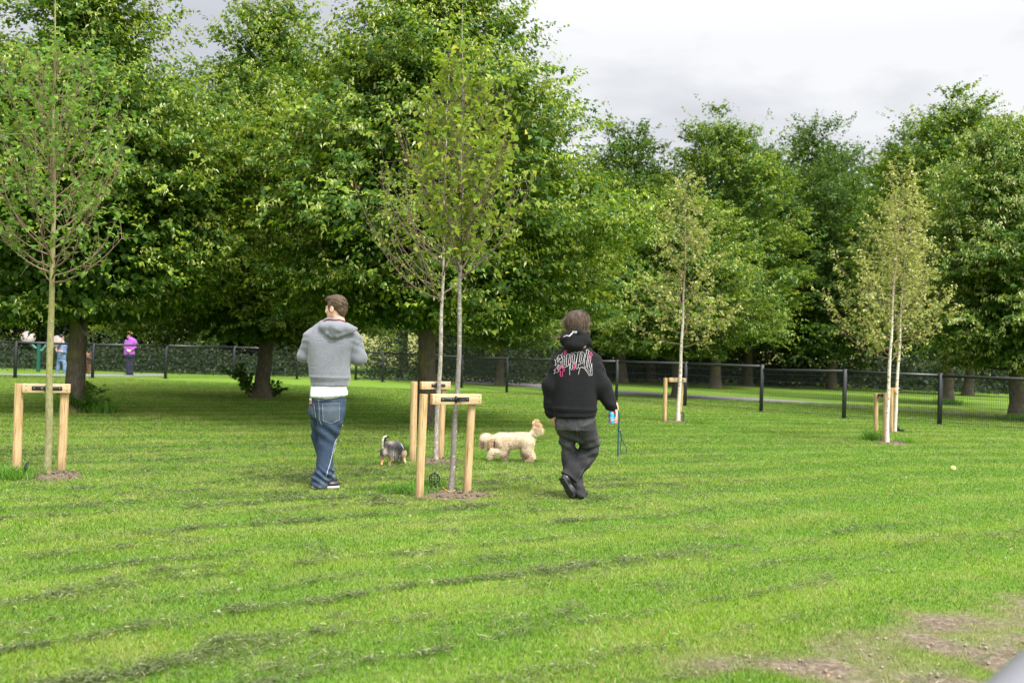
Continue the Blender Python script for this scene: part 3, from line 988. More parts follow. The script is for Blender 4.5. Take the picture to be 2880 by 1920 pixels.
# undergrowth: countless shrubs of the wood edge, one mass
def undergrowth():
    r = np.random.default_rng(55)
    Ps, A, N_, Ls = [], [], [], []
    def band(x0, y0, x1, y1, n, h, depth, lf=0.11):
        q = r.random(n)
        hn = h * np.clip(-0.35 + 2.4 * fbm(q * math.hypot(x1 - x0, y1 - y0) * 0.5, q * 0 + y0, 8, 3), .02, 1.6)
        rz = r.random(n)
        dd = r.normal(0, depth, n)
        z = rz * hn * np.exp(-(dd / depth / 1.8) ** 2)
        x = x0 + (x1 - x0) * q + r.normal(0, 0.3, n); y = y0 + (y1 - y0) * q + dd
        Ps.append(np.stack([x, y, z + 0.05], 1)); Ls.append(np.full(n, lf))
    band(-34, 41.5, -13, 43.5, 30000, 1.5, 0.8)
    band(-13, 43.5, -8.5, 46, 6000, 1.3, 0.8)
    band(-6.5, 45, 3.0, 47, 18000, 1.6, 1.0)
    band(3.0, 60, 12, 62, 9000, 3.4, 1.6, 0.22)
    band(12, 62, 44, 60, 26000, 3.6, 1.6, 0.22)
    band(-42, 50, -11, 55, 60000, 6.5, 1.6, 0.24)
    band(-4.5, 60, 6, 66, 16000, 5.5, 2.0, 0.26)
    band(6, 78, 46, 78, 26000, 7.5, 2.0, 0.30)
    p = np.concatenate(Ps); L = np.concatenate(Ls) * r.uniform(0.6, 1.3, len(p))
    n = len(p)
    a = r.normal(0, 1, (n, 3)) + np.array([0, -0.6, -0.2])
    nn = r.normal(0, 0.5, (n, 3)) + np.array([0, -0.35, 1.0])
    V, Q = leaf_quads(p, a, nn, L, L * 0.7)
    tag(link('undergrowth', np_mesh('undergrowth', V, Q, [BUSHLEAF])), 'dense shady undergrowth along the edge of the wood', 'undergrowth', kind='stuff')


undergrowth()
# ------------------------------------------------------------------ young staked trees
def sapling(name, pts_px, Y, rad, label, group, bark_m, twig_m, leaf_mats, seed, nbr, zspan, blen, up, twigs, lpt, leaf, first=1.0, asym=0.0, bract=0.0, rbr=0.012, droop=0.0, zpow=1.2):
    """pts_px: trunk centre line in photograph pixels, all at depth Y (bottom first)"""
    r = np.random.default_rng(seed)
    base = G(*pts_px[0])
    wp = np.array([[*P(x, y, base.y)] for x, y in pts_px])
    wp[0, 2] = 0
    loc = Vector(wp[0])
    wp = wp - wp[0]
    H = wp[-1, 2]
    zz = np.concatenate([np.linspace(0, H, 26)])
    tr = np.stack([np.interp(zz, wp[:, 2], wp[:, 0]), np.interp(zz, wp[:, 2], wp[:, 1]) + 0.012 * np.sin(zz * 3), zz], 1)
    tr[:, 0] += 0.006 * np.sin(zz * 5.1 + seed) ; tr[0, 2] = -0.02
    rad_z = np.interp(zz / H, [0, 0.04, 0.3, 0.6, 1.0], [1.22, 1.0, 0.80, 0.42, 0.05]) * rad
    rad_z *= 1 + 0.05 * np.sin(zz * 23 + seed)
    t = thing(name, label, 'tree', loc, group)
    mb = MB(); mb.tube(tr, rad_z, 14)
    autosmooth(mb.build('trunk', [bark_m], t, off=(0, 0, 0)))
    br = MB()
    LP, LA, LN = [], [], []
    z0, z1 = zspan
    for i in range(nbr):
        f = (i + r.uniform(0.1, 0.9)) / nbr
        zb = z0 + (z1 - z0) * f ** zpow
        b = np.array([np.interp(zb, zz, tr[:, 0]), np.interp(zb, zz, tr[:, 1]), zb])
        th = i * 2.399 + r.normal(0, 0.5)
        if asym and r.random() < abs(asym): th = (PI if asym < 0 else 0) + r.normal(0, 0.7)
        L = blen(f) * r.uniform(0.7, 1.2)
        e = up(f) + r.normal(0, 0.12)
        q8 = np.linspace(0, 1, 8)
        e1 = min(e + 0.75, 1.42)
        el = e * 0.55 + (e1 - e * 0.55) * q8 ** 0.8 - droop * 1.3 * q8 ** 2
        az = th + np.cumsum(r.normal(0, 0.10, 8))
        st = np.stack([np.cos(az) * np.cos(el), np.sin(az) * np.cos(el), np.sin(el)], 1) * L / 7
        cur = b + np.concatenate([[[0, 0, 0]], np.cumsum(st[:-1], 0)]) + r.normal(0, 0.008, (8, 3)) * q8[:, None]
        rb = rbr * 0.75 * (0.5 + 0.75 * (1 - f))
        br.tube(cur, np.linspace(rb, rb * 0.2, 8), 5, caps=False)
        nt = max(3, int(twigs * L))
        for j in range(nt):
            g = r.uniform(0.15, 1.0)
            k = g * 7; k0 = min(int(k), 6); c = cur[k0] + (cur[k0 + 1] - cur[k0]) * (k - k0)
            dv = cur[min(k0 + 1, 7)] - cur[k0]; dv = dv / np.linalg.norm(dv)
            td = dv * 0.7 + r.normal(0, 0.55, 3) + np.array([0, 0, 0.25 - droop])
            td /= np.linalg.norm(td)
            tl = r.uniform(0.06, 0.30) * (1.15 - 0.5 * g) * (1 + L * 0.3)
            mid = c + td * tl * 0.5 + r.normal(0, 0.01, 3)
            end = c + td * tl + np.array([0, 0, 0.04 * tl - droop * tl * 0.8])
            br.tube(np.array([c, mid, end]), [rb * 0.32, rb * 0.22, rb * 0.1], 4, caps=False)
            m = r.poisson(lpt * (0.5 + tl * 4))
            s = r.random(m) ** 0.7
            pp = np.where(s[:, None] < 0.5, c + (mid - c) * s[:, None] * 2, mid + (end - mid) * (s[:, None] - 0.5) * 2)
            LP.append(pp + r.normal(0, 0.012, (m, 3)))
            LA.append(td * 0.5 + r.normal(0, 0.7, (m, 3)) + np.array([0, 0, -0.25 - droop * 1.5]))
            LN.append(r.normal(0, 0.55, (m, 3)) + np.array([0, 0, 1.0]))
    autosmooth(br.build('branches', [twig_m], t, off=(0, 0, 0)))
    p = np.concatenate(LP); a = np.concatenate(LA); n = np.concatenate(LN)
    L = leaf * r.uniform(0.6, 1.25, len(p))
    V, Q = leaf_quads(p, a, n, L, L * r.uniform(0.6, 0.85, len(p)), 0.35, 0.2)
    mi = (r.random(len(p)) < bract).astype(int)
    link('crown', np_mesh('crown', V, Q, list(leaf_mats), mi), t)
    return t


SAPG = 'young staked trees on the lawn'
sapling('young_tree', [(131, 1337), (134, 1250), (139, 1090), (143, 920), (149, 760), (150, 560), (153, 300), (155, 40), (156, -140)], None, 0.036,
        'young maple with a mossy green trunk in the left wooden stake frame', SAPG, BARK_GREEN, TWIG_RED, (SAPLEAF,), 201, 54, (1.85, 4.0),
        lambda f: 1.22 * (1 - f) ** 0.6 + 0.28 if f > 0.10 else 0.95, lambda f: 0.38 + 1.0 * min(1, f * 2.4), 16, 2.4, 0.058, rbr=0.011)
sapling('young_tree', [(1266, 1388), (1276, 1250), (1287, 1090), (1292, 920), (1296, 740), (1298, 560), (1299, 330), (1301, 120), (1302, 10)], None, 0.027,
        'front young tree with a smooth grey trunk strapped to the nearest stake frame', SAPG, BARK_GREY, TWIG, (PEARLEAF, DEADLEAF), 202, 50, (2.02, 3.95),
        lambda f: 0.90 * (1 - f) ** 0.55 + 0.25, lambda f: 1.06 + 0.25 * f, 18, 2.9, 0.066, rbr=0.012)
sapling('young_tree', [(1224, 1296), (1231, 1150), (1240, 960), (1246, 780), (1249, 600), (1254, 420), (1262, 200), (1266, 130)], None, 0.029,
        'sparse young tree with flaking bark strapped to the rear middle stake frame', SAPG, BARK_PALE, TWIG, (PEARLEAF, DEADLEAF), 203, 36, (1.9, 4.3),
        lambda f: 1.5 * (1 - f) ** 0.7 + 0.3, lambda f: 0.72 + 0.45 * f, 12, 1.7, 0.052, asym=-0.35, bract=0.05, rbr=0.011)
sapling('birch_tree', [(1907, 1187), (1913, 1050), (1920, 900), (1926, 760), (1928, 620), (1925, 505)], None, 0.040,
        'young birch with a thin white trunk alone in its stake frame by the fence', SAPG, BARK_BIRCH, TWIG, (BIRCHLEAF,), 204, 46, (1.55, 5.15),
        lambda f: 1.15 * (1 - f) ** 0.7 + 0.3, lambda f: 0.35 + 0.75 * f, 17, 4.6, 0.060, rbr=0.012, droop=0.30, zpow=1.0)
sapling('birch_tree', [(2496, 1246), (2497, 1140), (2503, 1000), (2512, 850), (2520, 720), (2528, 620), (2540, 510)], None, 0.033,
        'nearer birch of the pair at the right, pinkish white trunk in front', SAPG, BARK_BIRCH, TWIG, (BIRCHLEAF,), 205, 48, (1.35, 4.75),
        lambda f: 1.15 * (1 - f) ** 0.7 + 0.28, lambda f: 0.40 + 0.75 * f, 19, 4.6, 0.053, rbr=0.011, droop=0.12, zpow=1.0)
sapling('birch_tree', [(2518, 1214), (2521, 1120), (2530, 960), (2538, 820), (2546, 700), (2556, 600), (2566, 530)], None, 0.032,
        'farther birch of the pair at the right, greyer white trunk behind', SAPG, BARK_BIRCH, TWIG, (BIRCHLEAF,), 206, 40, (1.7, 4.85),
        lambda f: 1.05 * (1 - f) ** 0.7 + 0.28, lambda f: 0.42 + 0.75 * f, 17, 5.0, 0.055, rbr=0.011, droop=0.12, zpow=1.0)

# ------------------------------------------------------------------ stake frames
w = NT('stake_wood')
o_ = w.obj()
grain = w.noise(4, 5, 0.6, w.mapv(o_, (14, 14, 1.1)), 0.6)
c = w.ramp(grain, [(0.28, (0.25, 0.15, 0.06)), (0.45, (0.40, 0.27, 0.13)), (0.7, (0.52, 0.38, 0.21))])
kn = w.n('ShaderNodeTexVoronoi', {'Scale': 3.2}); w.set(kn, 'Vector', w.mapv(o_, (3, 3, 1.2)))
c = w.mix(w.ramp(kn.outputs['Distance'], [(0.05, (0.9, 0.9, 0.9)), (0.11, (0, 0, 0))]), c, (0.22, 0.11, 0.04))
sz_ = w.n('ShaderNodeSeparateXYZ', {0: o_}).outputs[2]
dirt = w.math('MULTIPLY', w.n('ShaderNodeMapRange', {'Value': sz_, 'From Min': 0.16, 'From Max': 0.0}).outputs[0], w.noise(18, 4, 0.7, o_))
c = w.mix(dirt, c, (0.14, 0.095, 0.055))
split_ = w.noise(3, 3, 0.5, w.mapv(o_, (40, 40, 0.7)))
c = w.mix(w.ramp(split_, [(0.60, (0, 0, 0)), (0.64, (0.85, 0.85, 0.85))]), c, (0.13, 0.075, 0.03))
w.pbr(c, 0.75, 0, w.bump(grain, 0.25, 0.004), 0.25)
WOOD = w.m
w = NT('rail_wood')
o_ = w.obj()
grain = w.noise(4, 5, 0.6, w.mapv(o_, (1.1, 14, 14)), 0.6)
c = w.ramp(grain, [(0.28, (0.31, 0.20, 0.095)), (0.45, (0.45, 0.32, 0.18)), (0.7, (0.56, 0.43, 0.27))])
kn = w.n('ShaderNodeTexVoronoi', {'Scale': 3.0}); w.set(kn, 'Vector', w.mapv(o_, (1.2, 3, 3)))
c = w.mix(w.ramp(kn.outputs['Distance'], [(0.06, (0.9, 0.9, 0.9)), (0.13, (0, 0, 0))]), c, (0.25, 0.12, 0.05))
w.pbr(c, 0.75, 0, w.bump(grain, 0.25, 0.004), 0.25)
RAILW = w.m
ENDW = plain('end_grain', (0.42, 0.25, 0.10), 0.9, 0, 0.45, 120, 0.1, bump=0.5)
RUBBER = plain('black_rubber', (0.012, 0.012, 0.014), 0.55, 0, 0.2, 40)
BOLT = plain('rusty_bolt', (0.05, 0.04, 0.035), 0.6)
STEEL = plain('zinc', (0.65, 0.65, 0.66), 0.35, 0.9, 0.1, 60)
SOILM_t = NT('earth')
sn = SOILM_t.noise(30, 7, 0.75, SOILM_t.pos())
SOILM_t.pbr(SOILM_t.ramp(sn, [(0.3, (0.068, 0.052, 0.035)), (0.55, (0.165, 0.130, 0.088)), (0.75, (0.30, 0.245, 0.18))]), 0.95, 0, SOILM_t.bump(sn, 0.9, 0.02), 0.1)
SOILM = SOILM_t.m


def stake_mesh(h, r, flat, seed):
    """half-round timber stake: flat face forward"""
    mb = MB()
    n = 16
    a = np.arange(n) * 2 * PI / n
    prof = np.stack([np.cos(a) * r, np.sin(a) * r], 1)
    prof[:, 1] = np.maximum(prof[:, 1], -flat)
    zs = [-0.03, 0.3, 0.6, h - 0.008, h]
    V = []
    for z in zs:
        k = 0.93 if z == h else 1.0
        V.append(np.column_stack([prof * k, np.full(n, z)]))
    V = np.concatenate(V)
    F_ = [[i * n + k, i * n + (k + 1) % n, (i + 1) * n + (k + 1) % n, (i + 1) * n + k] for i in range(len(zs) - 1) for k in range(n)]
    mb.add(V, F_)
    mb.add(np.vstack([V[-n:], [[0, 0, h + 0.001]]]), [[k, (k + 1) % n, n] for k in range(n)])
    return mb


def stake_frame(lb, rb_, ltop, rtop, label, strap_px, strap_span, tr_r, tilt=(0, 0), hang_l=0.02, hang_r=0.04, r=0.042, rail_h=0.09, rail_front=1, second=True):
    A, B = G(*lb), G(*rb_)
    mid = (A + B) / 2
    t = thing('stake_frame', label, 'tree stakes', mid, 'wooden stake frames round the young trees', 0)
    ax = (B - A); ln = ax.length; ax.normalize()
    nrm = Vector((ax.y, -ax.x, 0))
    if nrm.y > 0: nrm = -nrm
    R = np.array([[ax.x, -nrm.x, 0], [ax.y, -nrm.y, 0], [0, 0, 1.0]])
    Tl, Tr = P(*ltop, A.y), P(*rtop, B.y)
    tops = []
    for base, top, seed in ((A, Tl, 1), (B, Tr, 2)):
        h = top.z
        d = (top - base); d.normalize()
        mb = stake_mesh(h, r, r * 0.72, seed)
        v = np.concatenate(mb.v) @ R.T
        v[:, 0] += v[:, 2] * d.x / d.z; v[:, 1] += v[:, 2] * d.y / d.z
        mb.v = [v + np.array(base - mid)]
        o = mb.build('stake', [WOOD], t, off=(0, 0, 0))
        autosmooth(o)
        o.modifiers.new('wn', 'WEIGHTED_NORMAL')
        tops.append(Vector(top) - mid)
    # rail bolted to the faces of both stakes
    off = nrm * (r * 0.72 + 0.021)
    a = tops[0] + off - Vector((0, 0, rail_h / 2 - 0.004)); b = tops[1] + off - Vector((0, 0, rail_h / 2 - 0.004))
    rx = (b - a).normalized()
    a = a + rx * hang_l; b = b + rx * hang_r
    c = (a + b) / 2
    rz_ = rx.cross(Vector((0, 1, 0))); 
    up = Vector((0, 0, 1)); fy = up.cross(rx).normalized(); up = rx.cross(fy)
    RR = np.array([[rx.x, fy.x, up.x], [rx.y, fy.y, up.y], [rx.z, fy.z, up.z]])
    L = (b - a).length
    mb = MB(); mb.box((0, 0, 0), (L, 0.042, rail_h), None, 0)
    o = mb.build('rail', [RAILW, ENDW], t, off=(0, 0, 0))
    o.location = c; o.rotation_euler = Matrix(RR.tolist()).to_euler()
    for p in o.data.polygons:
        if abs(p.normal.x) > 0.9: p.material_index = 1
    bevel(o, 0.004, 2)
    for xx in (-L / 2 + 0.035, L / 2 - 0.03):
        for zz in (-0.022, 0.022):
            s = MB(); s.tube([[xx, -0.0205, zz], [xx, -0.0235, zz]], 0.005, 8)
            s.build('bolt', [BOLT], o, off=(0, 0, 0))
    # rubber strap nailed to the rail and looped round the trunk
    x0, x1 = [(q - 0.5) * L for q in strap_span]
    k = MB()
    k.box(((x0 + x1) / 2, -0.0235, 0.0), (x1 - x0, 0.005, 0.038))
    q = strap_px
    tp = Vector(P(q[0], q[1], (mid + c).y)) - mid
    loc = Matrix(RR.tolist()).transposed() @ (tp - c)
    tx = loc.x
    aa = np.linspace(0, 2 * PI, 25)
    cy2 = -0.026 - tr_r - 0.012
    ring = np.stack([tx + (tr_r + 0.004) * np.cos(aa), cy2 + (tr_r + 0.006) * np.sin(aa), np.zeros(25)], 1)
    for zz in (0,):
        V = np.concatenate([ring + [0, 0, -0.019], ring + [0, 0, 0.019]])
        k.add(V, [[i, i + 1, 26 + i, 25 + i] for i in range(24)])
    k.box((tx - tr_r - 0.006, -0.032, 0), (0.012, 0.022, 0.062))
    st_ = k.build('strap', [RUBBER], o, off=(0, 0, 0))
    for xx in (x0 + 0.02, x0 + (tx - x0) * 0.55, x1 - 0.022, tx - tr_r - 0.03):
        n = MB(); n.tube([[xx, -0.026, 0], [xx, -0.0285, 0]], 0.004, 8)
        n.build('nail', [STEEL], o, off=(0, 0, 0))
    return t


stake_frame((47, 1326), (172, 1325), (54, 1078), (183, 1080), 'left wooden stake frame holding the mossy maple sapling', (139, 1090), (0.20, 0.83), 0.030, r=0.042, hang_l=0.035, hang_r=0.055)
stake_frame((1179, 1401), (1313, 1389), (1192, 1108), (1328, 1108), 'nearest wooden stake frame holding the grey trunked sapling', (1287, 1120), (0.16, 0.73), 0.032, r=0.038, hang_l=0.05, hang_r=0.06, rail_h=0.095)
stake_frame((1160, 1296), (1238, 1291), (1165, 1073), (1246, 1073), 'rear middle wooden stake frame holding the flaky barked sapling', (1236, 1081), (0.33, 0.80), 0.030, r=0.042, hang_l=0.06, hang_r=0.065, rail_h=0.095)
stake_frame((1869, 1186), (1911, 1183), (1872, 1062), (1918, 1063), 'wooden stake frame holding the lone birch by the fence', (1913, 1067), (0.45, 0.80), 0.040, r=0.045, hang_l=0.06, hang_r=0.06)
stake_frame((2464, 1232), (2489, 1243), (2464, 1106), (2492, 1104), 'nearer of the two stake frames at the birch pair on the right', (2500, 1110), (0.45, 0.80), 0.036, r=0.045, hang_l=0.03, hang_r=0.04)
stake_frame((2507, 1216), (2516, 1208), (2508, 1090), (2519, 1090), 'farther of the two stake frames at the birch pair on the right', (2523, 1096), (0.55, 0.9), 0.036, r=0.045, hang_l=0.04, hang_r=0.03)


# ------------------------------------------------------------------ bare earth round the young trees
def soil_patch(px, py, rx, ry, label, seed):
    c = G(px, py)
    SOIL.append((c.x, c.y, rx * 0.72, ry * 0.72))
    r = np.random.default_rng(seed)
    n, m = 40, 10
    V = [[0, 0, 0.03]]; 
    for j in range(1, m + 1):
        for i in range(n):
            a = i * 2 * PI / n
            k = 1 + 0.45 * (fbm(3 + 2.4 * math.cos(a), 3 + 2.4 * math.sin(a), seed, 3) - 0.5) * 2
            f = j / m
            x, y = math.cos(a) * rx * k * f, math.sin(a) * ry * k * f
            z = 0.016 * (1 - f ** 2) + 0.03 * (fbm(x * 18, y * 18, seed) - 0.35) * (1 - f ** 4) + (0.004 if f < 1 else -0.006)
            V.append([x, y, float(max(z, -0.006))])
    F3 = [[0, 1 + i, 1 + (i + 1) % n] for i in range(n)]
    F4 = [[1 + (j - 1) * n + i, 1 + j * n + i, 1 + j * n + (i + 1) % n, 1 + (j - 1) * n + (i + 1) % n] for j in range(1, m) for i in range(n)]
    o = link('soil_patch', np_mesh('soil_patch', V, [F3, F4], [SOILM], smooth=False))
    o.location = (c.x, c.y, 0)
    tag(o, label, 'bare earth', 'bare earth round the young trees')
    mb = MB()
    for q in range(46):
        a = r.uniform(0, 6.28); f = r.random() ** 0.5
        s = r.uniform(0.006, 0.022)
        v = np.array([[1, 0, 0], [-1, 0, 0], [0, 1, 0], [0, -1, 0], [0, 0, 1], [0, 0, -1]]) * s * r.uniform(0.6, 1.3, (6, 1))
        v += [math.cos(a) * rx * f * 0.95, math.sin(a) * ry * f * 0.95, 0.018 + 0.02 * (1 - f)]
        mb.add(v, [[0, 2, 4], [2, 1, 4], [1, 3, 4], [3, 0, 4], [2, 0, 5], [1, 2, 5], [3, 1, 5], [0, 3, 5]])
    tag(mb.build('clods', [SOILM], o, off=(0, 0, 0)), kind='stuff')


soil_patch(1275, 1392, 0.37, 0.36, 'bare crumbly earth round the foot of the front grey sapling', 3)
soil_patch(140, 1338, 0.38, 0.34, 'bare crumbly earth round the foot of the mossy left sapling', 4)
soil_patch(1232, 1298, 0.30, 0.38, 'bare crumbly earth round the foot of the rear middle sapling', 5)
soil_patch(2505, 1246, 0.26, 0.4, 'bare earth round the foot of the nearer birch on the right', 6)
soil_patch(1905, 1186, 0.35, 0.5, 'bare earth round the foot of the lone birch', 7)


# ------------------------------------------------------------------ long grass left by the strimmer
def tuft(px, py, rx, ry, n, h, label, seed):
    c = G(px, py)
    r = np.random.default_rng(seed)
    x = np.clip(r.normal(0, rx * 0.5, n), -rx * .95, rx * .95); y = np.clip(r.normal(0, ry * 0.5, n), -ry * .95, ry * .95)
    f = r.random((n, 1))
    col = np.array([0.07, 0.2, 0.014]) * (1 - f) + np.array([0.17, 0.34, 0.03]) * f
    V, q, t, cc = blades(x, y, np.zeros(n), h * r.uniform(0.5, 1.1, n), np.full(n, 0.006 + 0.0004 * c.y), r.uniform(0.2, 1.2, n), col, seed)
    o = link('grass_tuft', np_mesh('grass_tuft', V, [q, t], [GRASS], col=cc))
    o.location = c
    tag(o, label, 'grass tuft', 'long grass tufts left round posts and trunks')


tuft(1150, 1385, .28, .2, 600, .09, 'long grass tuft in front of the nearest stake frame\'s left post', 61)
tuft(1208, 1368, .20, .12, 260, .09, 'long grass tuft around the open black watering cap', 62)
tuft(22, 1345, .26, .2, 600, .13, 'long grass tuft at the left post of the left stake frame', 63)
tuft(2452, 1238, .22, .2, 240, .22, 'tall grass tuft at the left post of the nearer birch frame', 64)
tuft(2540, 1245, .2, .2, 160, .12, 'grass tuft to the right of the nearer birch trunk', 65)
tuft(1133, 1282, .16, .2, 380, .16, 'grass tuft beside the black dog, left of the rear middle stakes', 66)
tuft(1203, 1192, .28, .2, 420, .26, 'grass tuft round the foot of the tall broad lime', 67)
tuft(238, 1160, .55, .3, 700, .35, 'weedy grass tuft round the foot of the dark left lime', 68)
tuft(1955, 1190, .3, .3, 200, .09, 'low grass tuft just right of the lone birch', 69)
tuft(2668, 1137, .5, .4, 400, .25, 'grass tuft round the thick trunk behind the birch pair', 70)
tuft(2862, 1184, .45, .4, 500, .22, 'grass tuft round the trunk at the right edge beyond the fence', 71)


def sprout(px, py, w_, h_, n, leaf, label, seed):
    """leafy shoots growing at a lime's foot"""
    c = G(px, py)
    r = np.random.default_rng(seed)
    t = thing('leafy_sprout', label, 'shoots', c)
    mb = MB(); LP, LA = [], []
    for i in range(n):
        a = r.uniform(0, 6.28)
        d = np.array([math.cos(a) * w_ * r.uniform(.3, 1), math.sin(a) * w_ * 0.6, h_ * r.uniform(.5, 1.1)])
        cur = np.array([[0, 0, 0], d * [0.35, 0.35, 0.6], d])
        mb.tube(cur, [0.007, 0.005, 0.002], 5, caps=False)
        for k in range(16):
            g = r.uniform(0.25, 1.05)
            p = cur[0] * (1 - g) ** 2 + 2 * g * (1 - g) * cur[1] + g * g * cur[2]
            LP.append(p + r.normal(0, 0.03, 3)); LA.append(d + r.normal(0, 0.4, 3))
    mb.build('stems', [TWIG], t, off=(0, 0, 0))
    p = np.array(LP); a = np.array(LA)
    L = leaf * r.uniform(.6, 1.2, len(p))
    V, Q = leaf_quads(p, a, r.normal(0, .4, (len(p), 3)) + [0, -0.5, 1], L, L * .8)
    link('foliage', np_mesh('foliage', V, Q, [LIME]), t)


sprout(700, 1118, 0.72, 0.75, 14, 0.13, 'leafy shoots growing at the left foot of the lime behind the man', 81)
sprout(765, 1119, 0.38, 0.42, 9, 0.11, 'smaller leafy shoots at the right foot of the lime behind the man', 82)
sprout(214, 1162, 0.5, 0.5, 18, 0.11, 'leafy shoots round the foot of the dark lime at the left', 83)

# ------------------------------------------------------------------ fence
BLACK = plain('black_paint', (0.010, 0.011, 0.013), 0.4, 0.0, 0.2, 30)
POSTS = [(-160, 1060), (42, 1063), (260, 1063.5), (465, 1064.5), (656, 1064), (835, 1066), (1000, 1068), (1076, 1074), (1298, 1090), (1425, 1104), (1578, 1118), (1733, 1128), (1926, 1142), (2140, 1158), (2373, 1177), (2642, 1194), (2950, 1218)]
HTS = [1.22, 1.2, 1.2, 1.24, 1.26, 1.26, 1.24, 1.24, 1.2, 1.22, 1.24, 1.26, 1.28, 1.28, 1.24, 1.22, 1.22]
fp = [G(x, y) for x, y in POSTS]
fence = thing('mesh_fence', 'black welded mesh fence with rails crossing behind the lawn', 'fence', fp[9])
F0 = np.array(fence.location)
for p, h in zip(fp, HTS):
    mb = MB(); mb.box((p.x, p.y, h / 2), (0.088, 0.088, h)); mb.box((p.x, p.y, h + 0.004), (0.094, 0.094, 0.012))
    mb.box((p.x, p.y, 0.012), (0.20, 0.20, 0.02))
    bevel(mb.build('post', [BLACK], fence), 0.004, 1)
WIRE = plain('black_wire', (0.012, 0.013, 0.018), 0.35, 0.0, 0.1, 30)
for i in range(len(fp) - 1):
    a, b = np.array(fp[i]), np.array(fp[i + 1])
    ha, hb = HTS[i] - 0.03, HTS[i + 1] - 0.03
    if i == 12: hb -= 0.0
    if i == 13: ha = HTS[i] - 0.12
    L = np.linalg.norm(b - a)
    d = (b - a) / L
    mb = MB()
    ra, rb_ = a + [0, 0, ha - 0.02] + d * 0.038, b + [0, 0, hb - 0.02] - d * 0.038
    c = (ra + rb_) / 2
    ang = math.atan2(d[1], d[0]); sl = math.asin((rb_ - ra)[2] / np.linalg.norm(rb_ - ra))
    R = np.array(Matrix.Rotation(ang, 3, 'Z') @ Matrix.Rotation(-sl, 3, 'Y'))
    mb.box(c, (np.linalg.norm(rb_ - ra), 0.045, 0.072), R)
    mb.build('top_rail', [BLACK], fence)
    mw = MB()
    nv = max(4, int(L / 0.05))
    for k in range(1, nv):
        f = k / nv
        q = a + (b - a) * f; h = ha + (hb - ha) * f - 0.02
        mw.tube([[q[0], q[1], 0.03], [q[0], q[1], h]], 0.0033, 4, caps=False)
    for k in range(6):
        f = 0.04 + k * 0.172
        q0 = a + [0, 0, 0.03 + f * (ha - 0.05)] + d * 0.04; q1 = b + [0, 0, 0.03 + f * (hb - 0.05)] - d * 0.04
        nn = np.array([d[1], -d[0], 0]) * 0.007
        for s_ in (-1, 1):
            mw.tube([q0 + nn * s_, q1 + nn * s_], 0.0052, 6, caps=False)
    tag(mw.build('wire_panel', [WIRE], fence))

make_grass()
make_clippings()
# ------------------------------------------------------------------ figures
SKIN = plain('skin', (0.62, 0.36, 0.26), 0.5, 0, 0.10, 30, 0.35)


def pt(px, py, Y):
    return np.array(P(px, py, Y))


def rotz(a): return np.array(Matrix.Rotation(a, 3, 'Z'))


def head_prims(c, R, s=1.0):
    c = np.array(c); R = np.array(R)
    q = lambda x, y, z: c + R @ (np.array([x, y, z]) * s)
    E = lambda p, r: sdf_ell(q(*p), np.array(r) * s, R)
    C = lambda a, b, ra, rb: sdf_cone(q(*a), q(*b), ra * s, rb * s)
    pr = [(E((0, -.012, .03), (.075, .095, .093)), .02), (E((0, .03, -.04), (.060, .066, .072)), .03), (E((0, .078, -.092), (.024, .020, .020)), .02),
          (C((0, .090, .012), (0, .112, -.024), .008, .013), .012), (E((0, .082, .026), (.050, .016, .012)), .015), (E((0, .092, -.053), (.022, .012, .007)), .01),
          (E((0, .090, -.066), (.019, .011, .007)), .008)]
    for sg in (-1, 1):
        pr.append((E((sg * .031, .101, .010), (.014, .010, .009)), .008, 'cut'))
        pr.append((E((sg * .046, .066, -.02), (.022, .025, .02)), .02))
        pr.append((E((sg * .078, -.008, -.005), (.010, .022, .034)), .006))
        pr.append((E((sg * .086, -.002, -.003), (.006, .011, .018)), .004, 'cut'))
    pr.append((C((0, -.02, -.05), (0, -.045, -.19), .054, .060), .03))
    return pr


def hand_prims(w, d, n, side, curl, s=1.0, spread=0.12):
    """w wrist, d pointing direction, n palm-side direction, side: thumb direction sign; curl per joint (radians) or a list per finger"""
    w = np.array(w); d = np.array(d, float); d /= np.linalg.norm(d)
    n = np.array(n, float); n -= d * (n @ d); n /= np.linalg.norm(n)
    t = np.cross(d, n) * side
    pr = []
    Rm = np.stack([t, d, n], 1)
    pr.append((sdf_ell(w + d * .048 * s, np.array([.040, .056, .015]) * s, Rm), .012))
    pr.append((sdf_cone(w - d * .03, w + d * .02, .027 * s, .026 * s), .015))
    Ls = [.082, .090, .084, .066]
    for i in range(4):
        cu = curl[i] if isinstance(curl, (list, tuple)) else curl
        p = w + (d * (.090 - .006 * abs(i - 1.2)) + t * (.028 - .0185 * i)) * s
        a = 0.0
        dirv = d + t * (0.5 - i / 3.0) * spread
        dirv /= np.linalg.norm(dirv)
        for j, fr in enumerate((.45, .31, .24)):
            a += cu * (0.8 if j == 0 else 1.0)
            dd = dirv * math.cos(a) + n * math.sin(a)
            p2 = p + dd * Ls[i] * fr * s
            pr.append((sdf_cone(p, p2, (.0092 - .0008 * j) * s, (.0085 - .0010 * j) * s), .004))
            p = p2
    th0 = w + (d * .022 + t * .030) * s
    th1 = th0 + (d * .032 + t * .026 + n * .012) * s
    th2 = th1 + (d * .030 + t * .006 + n * .016) * s
    pr += [(sdf_cone(w + (d * .01 + t * .012) * s, th0, .016 * s, .014 * s), .012), (sdf_cone(th0, th1, .0125 * s, .0105 * s), .006), (sdf_cone(th1, th2, .0105 * s, .008 * s), .004)]
    return pr


def body_mesh(name, prims, parent, mat, h=0.0045):
    V, Q = solid(prims, h, 0.02)
    return link(name, np_mesh(name, V - np.array(parent.location), Q, [mat], smooth=True), parent)


o_last = [None, None]


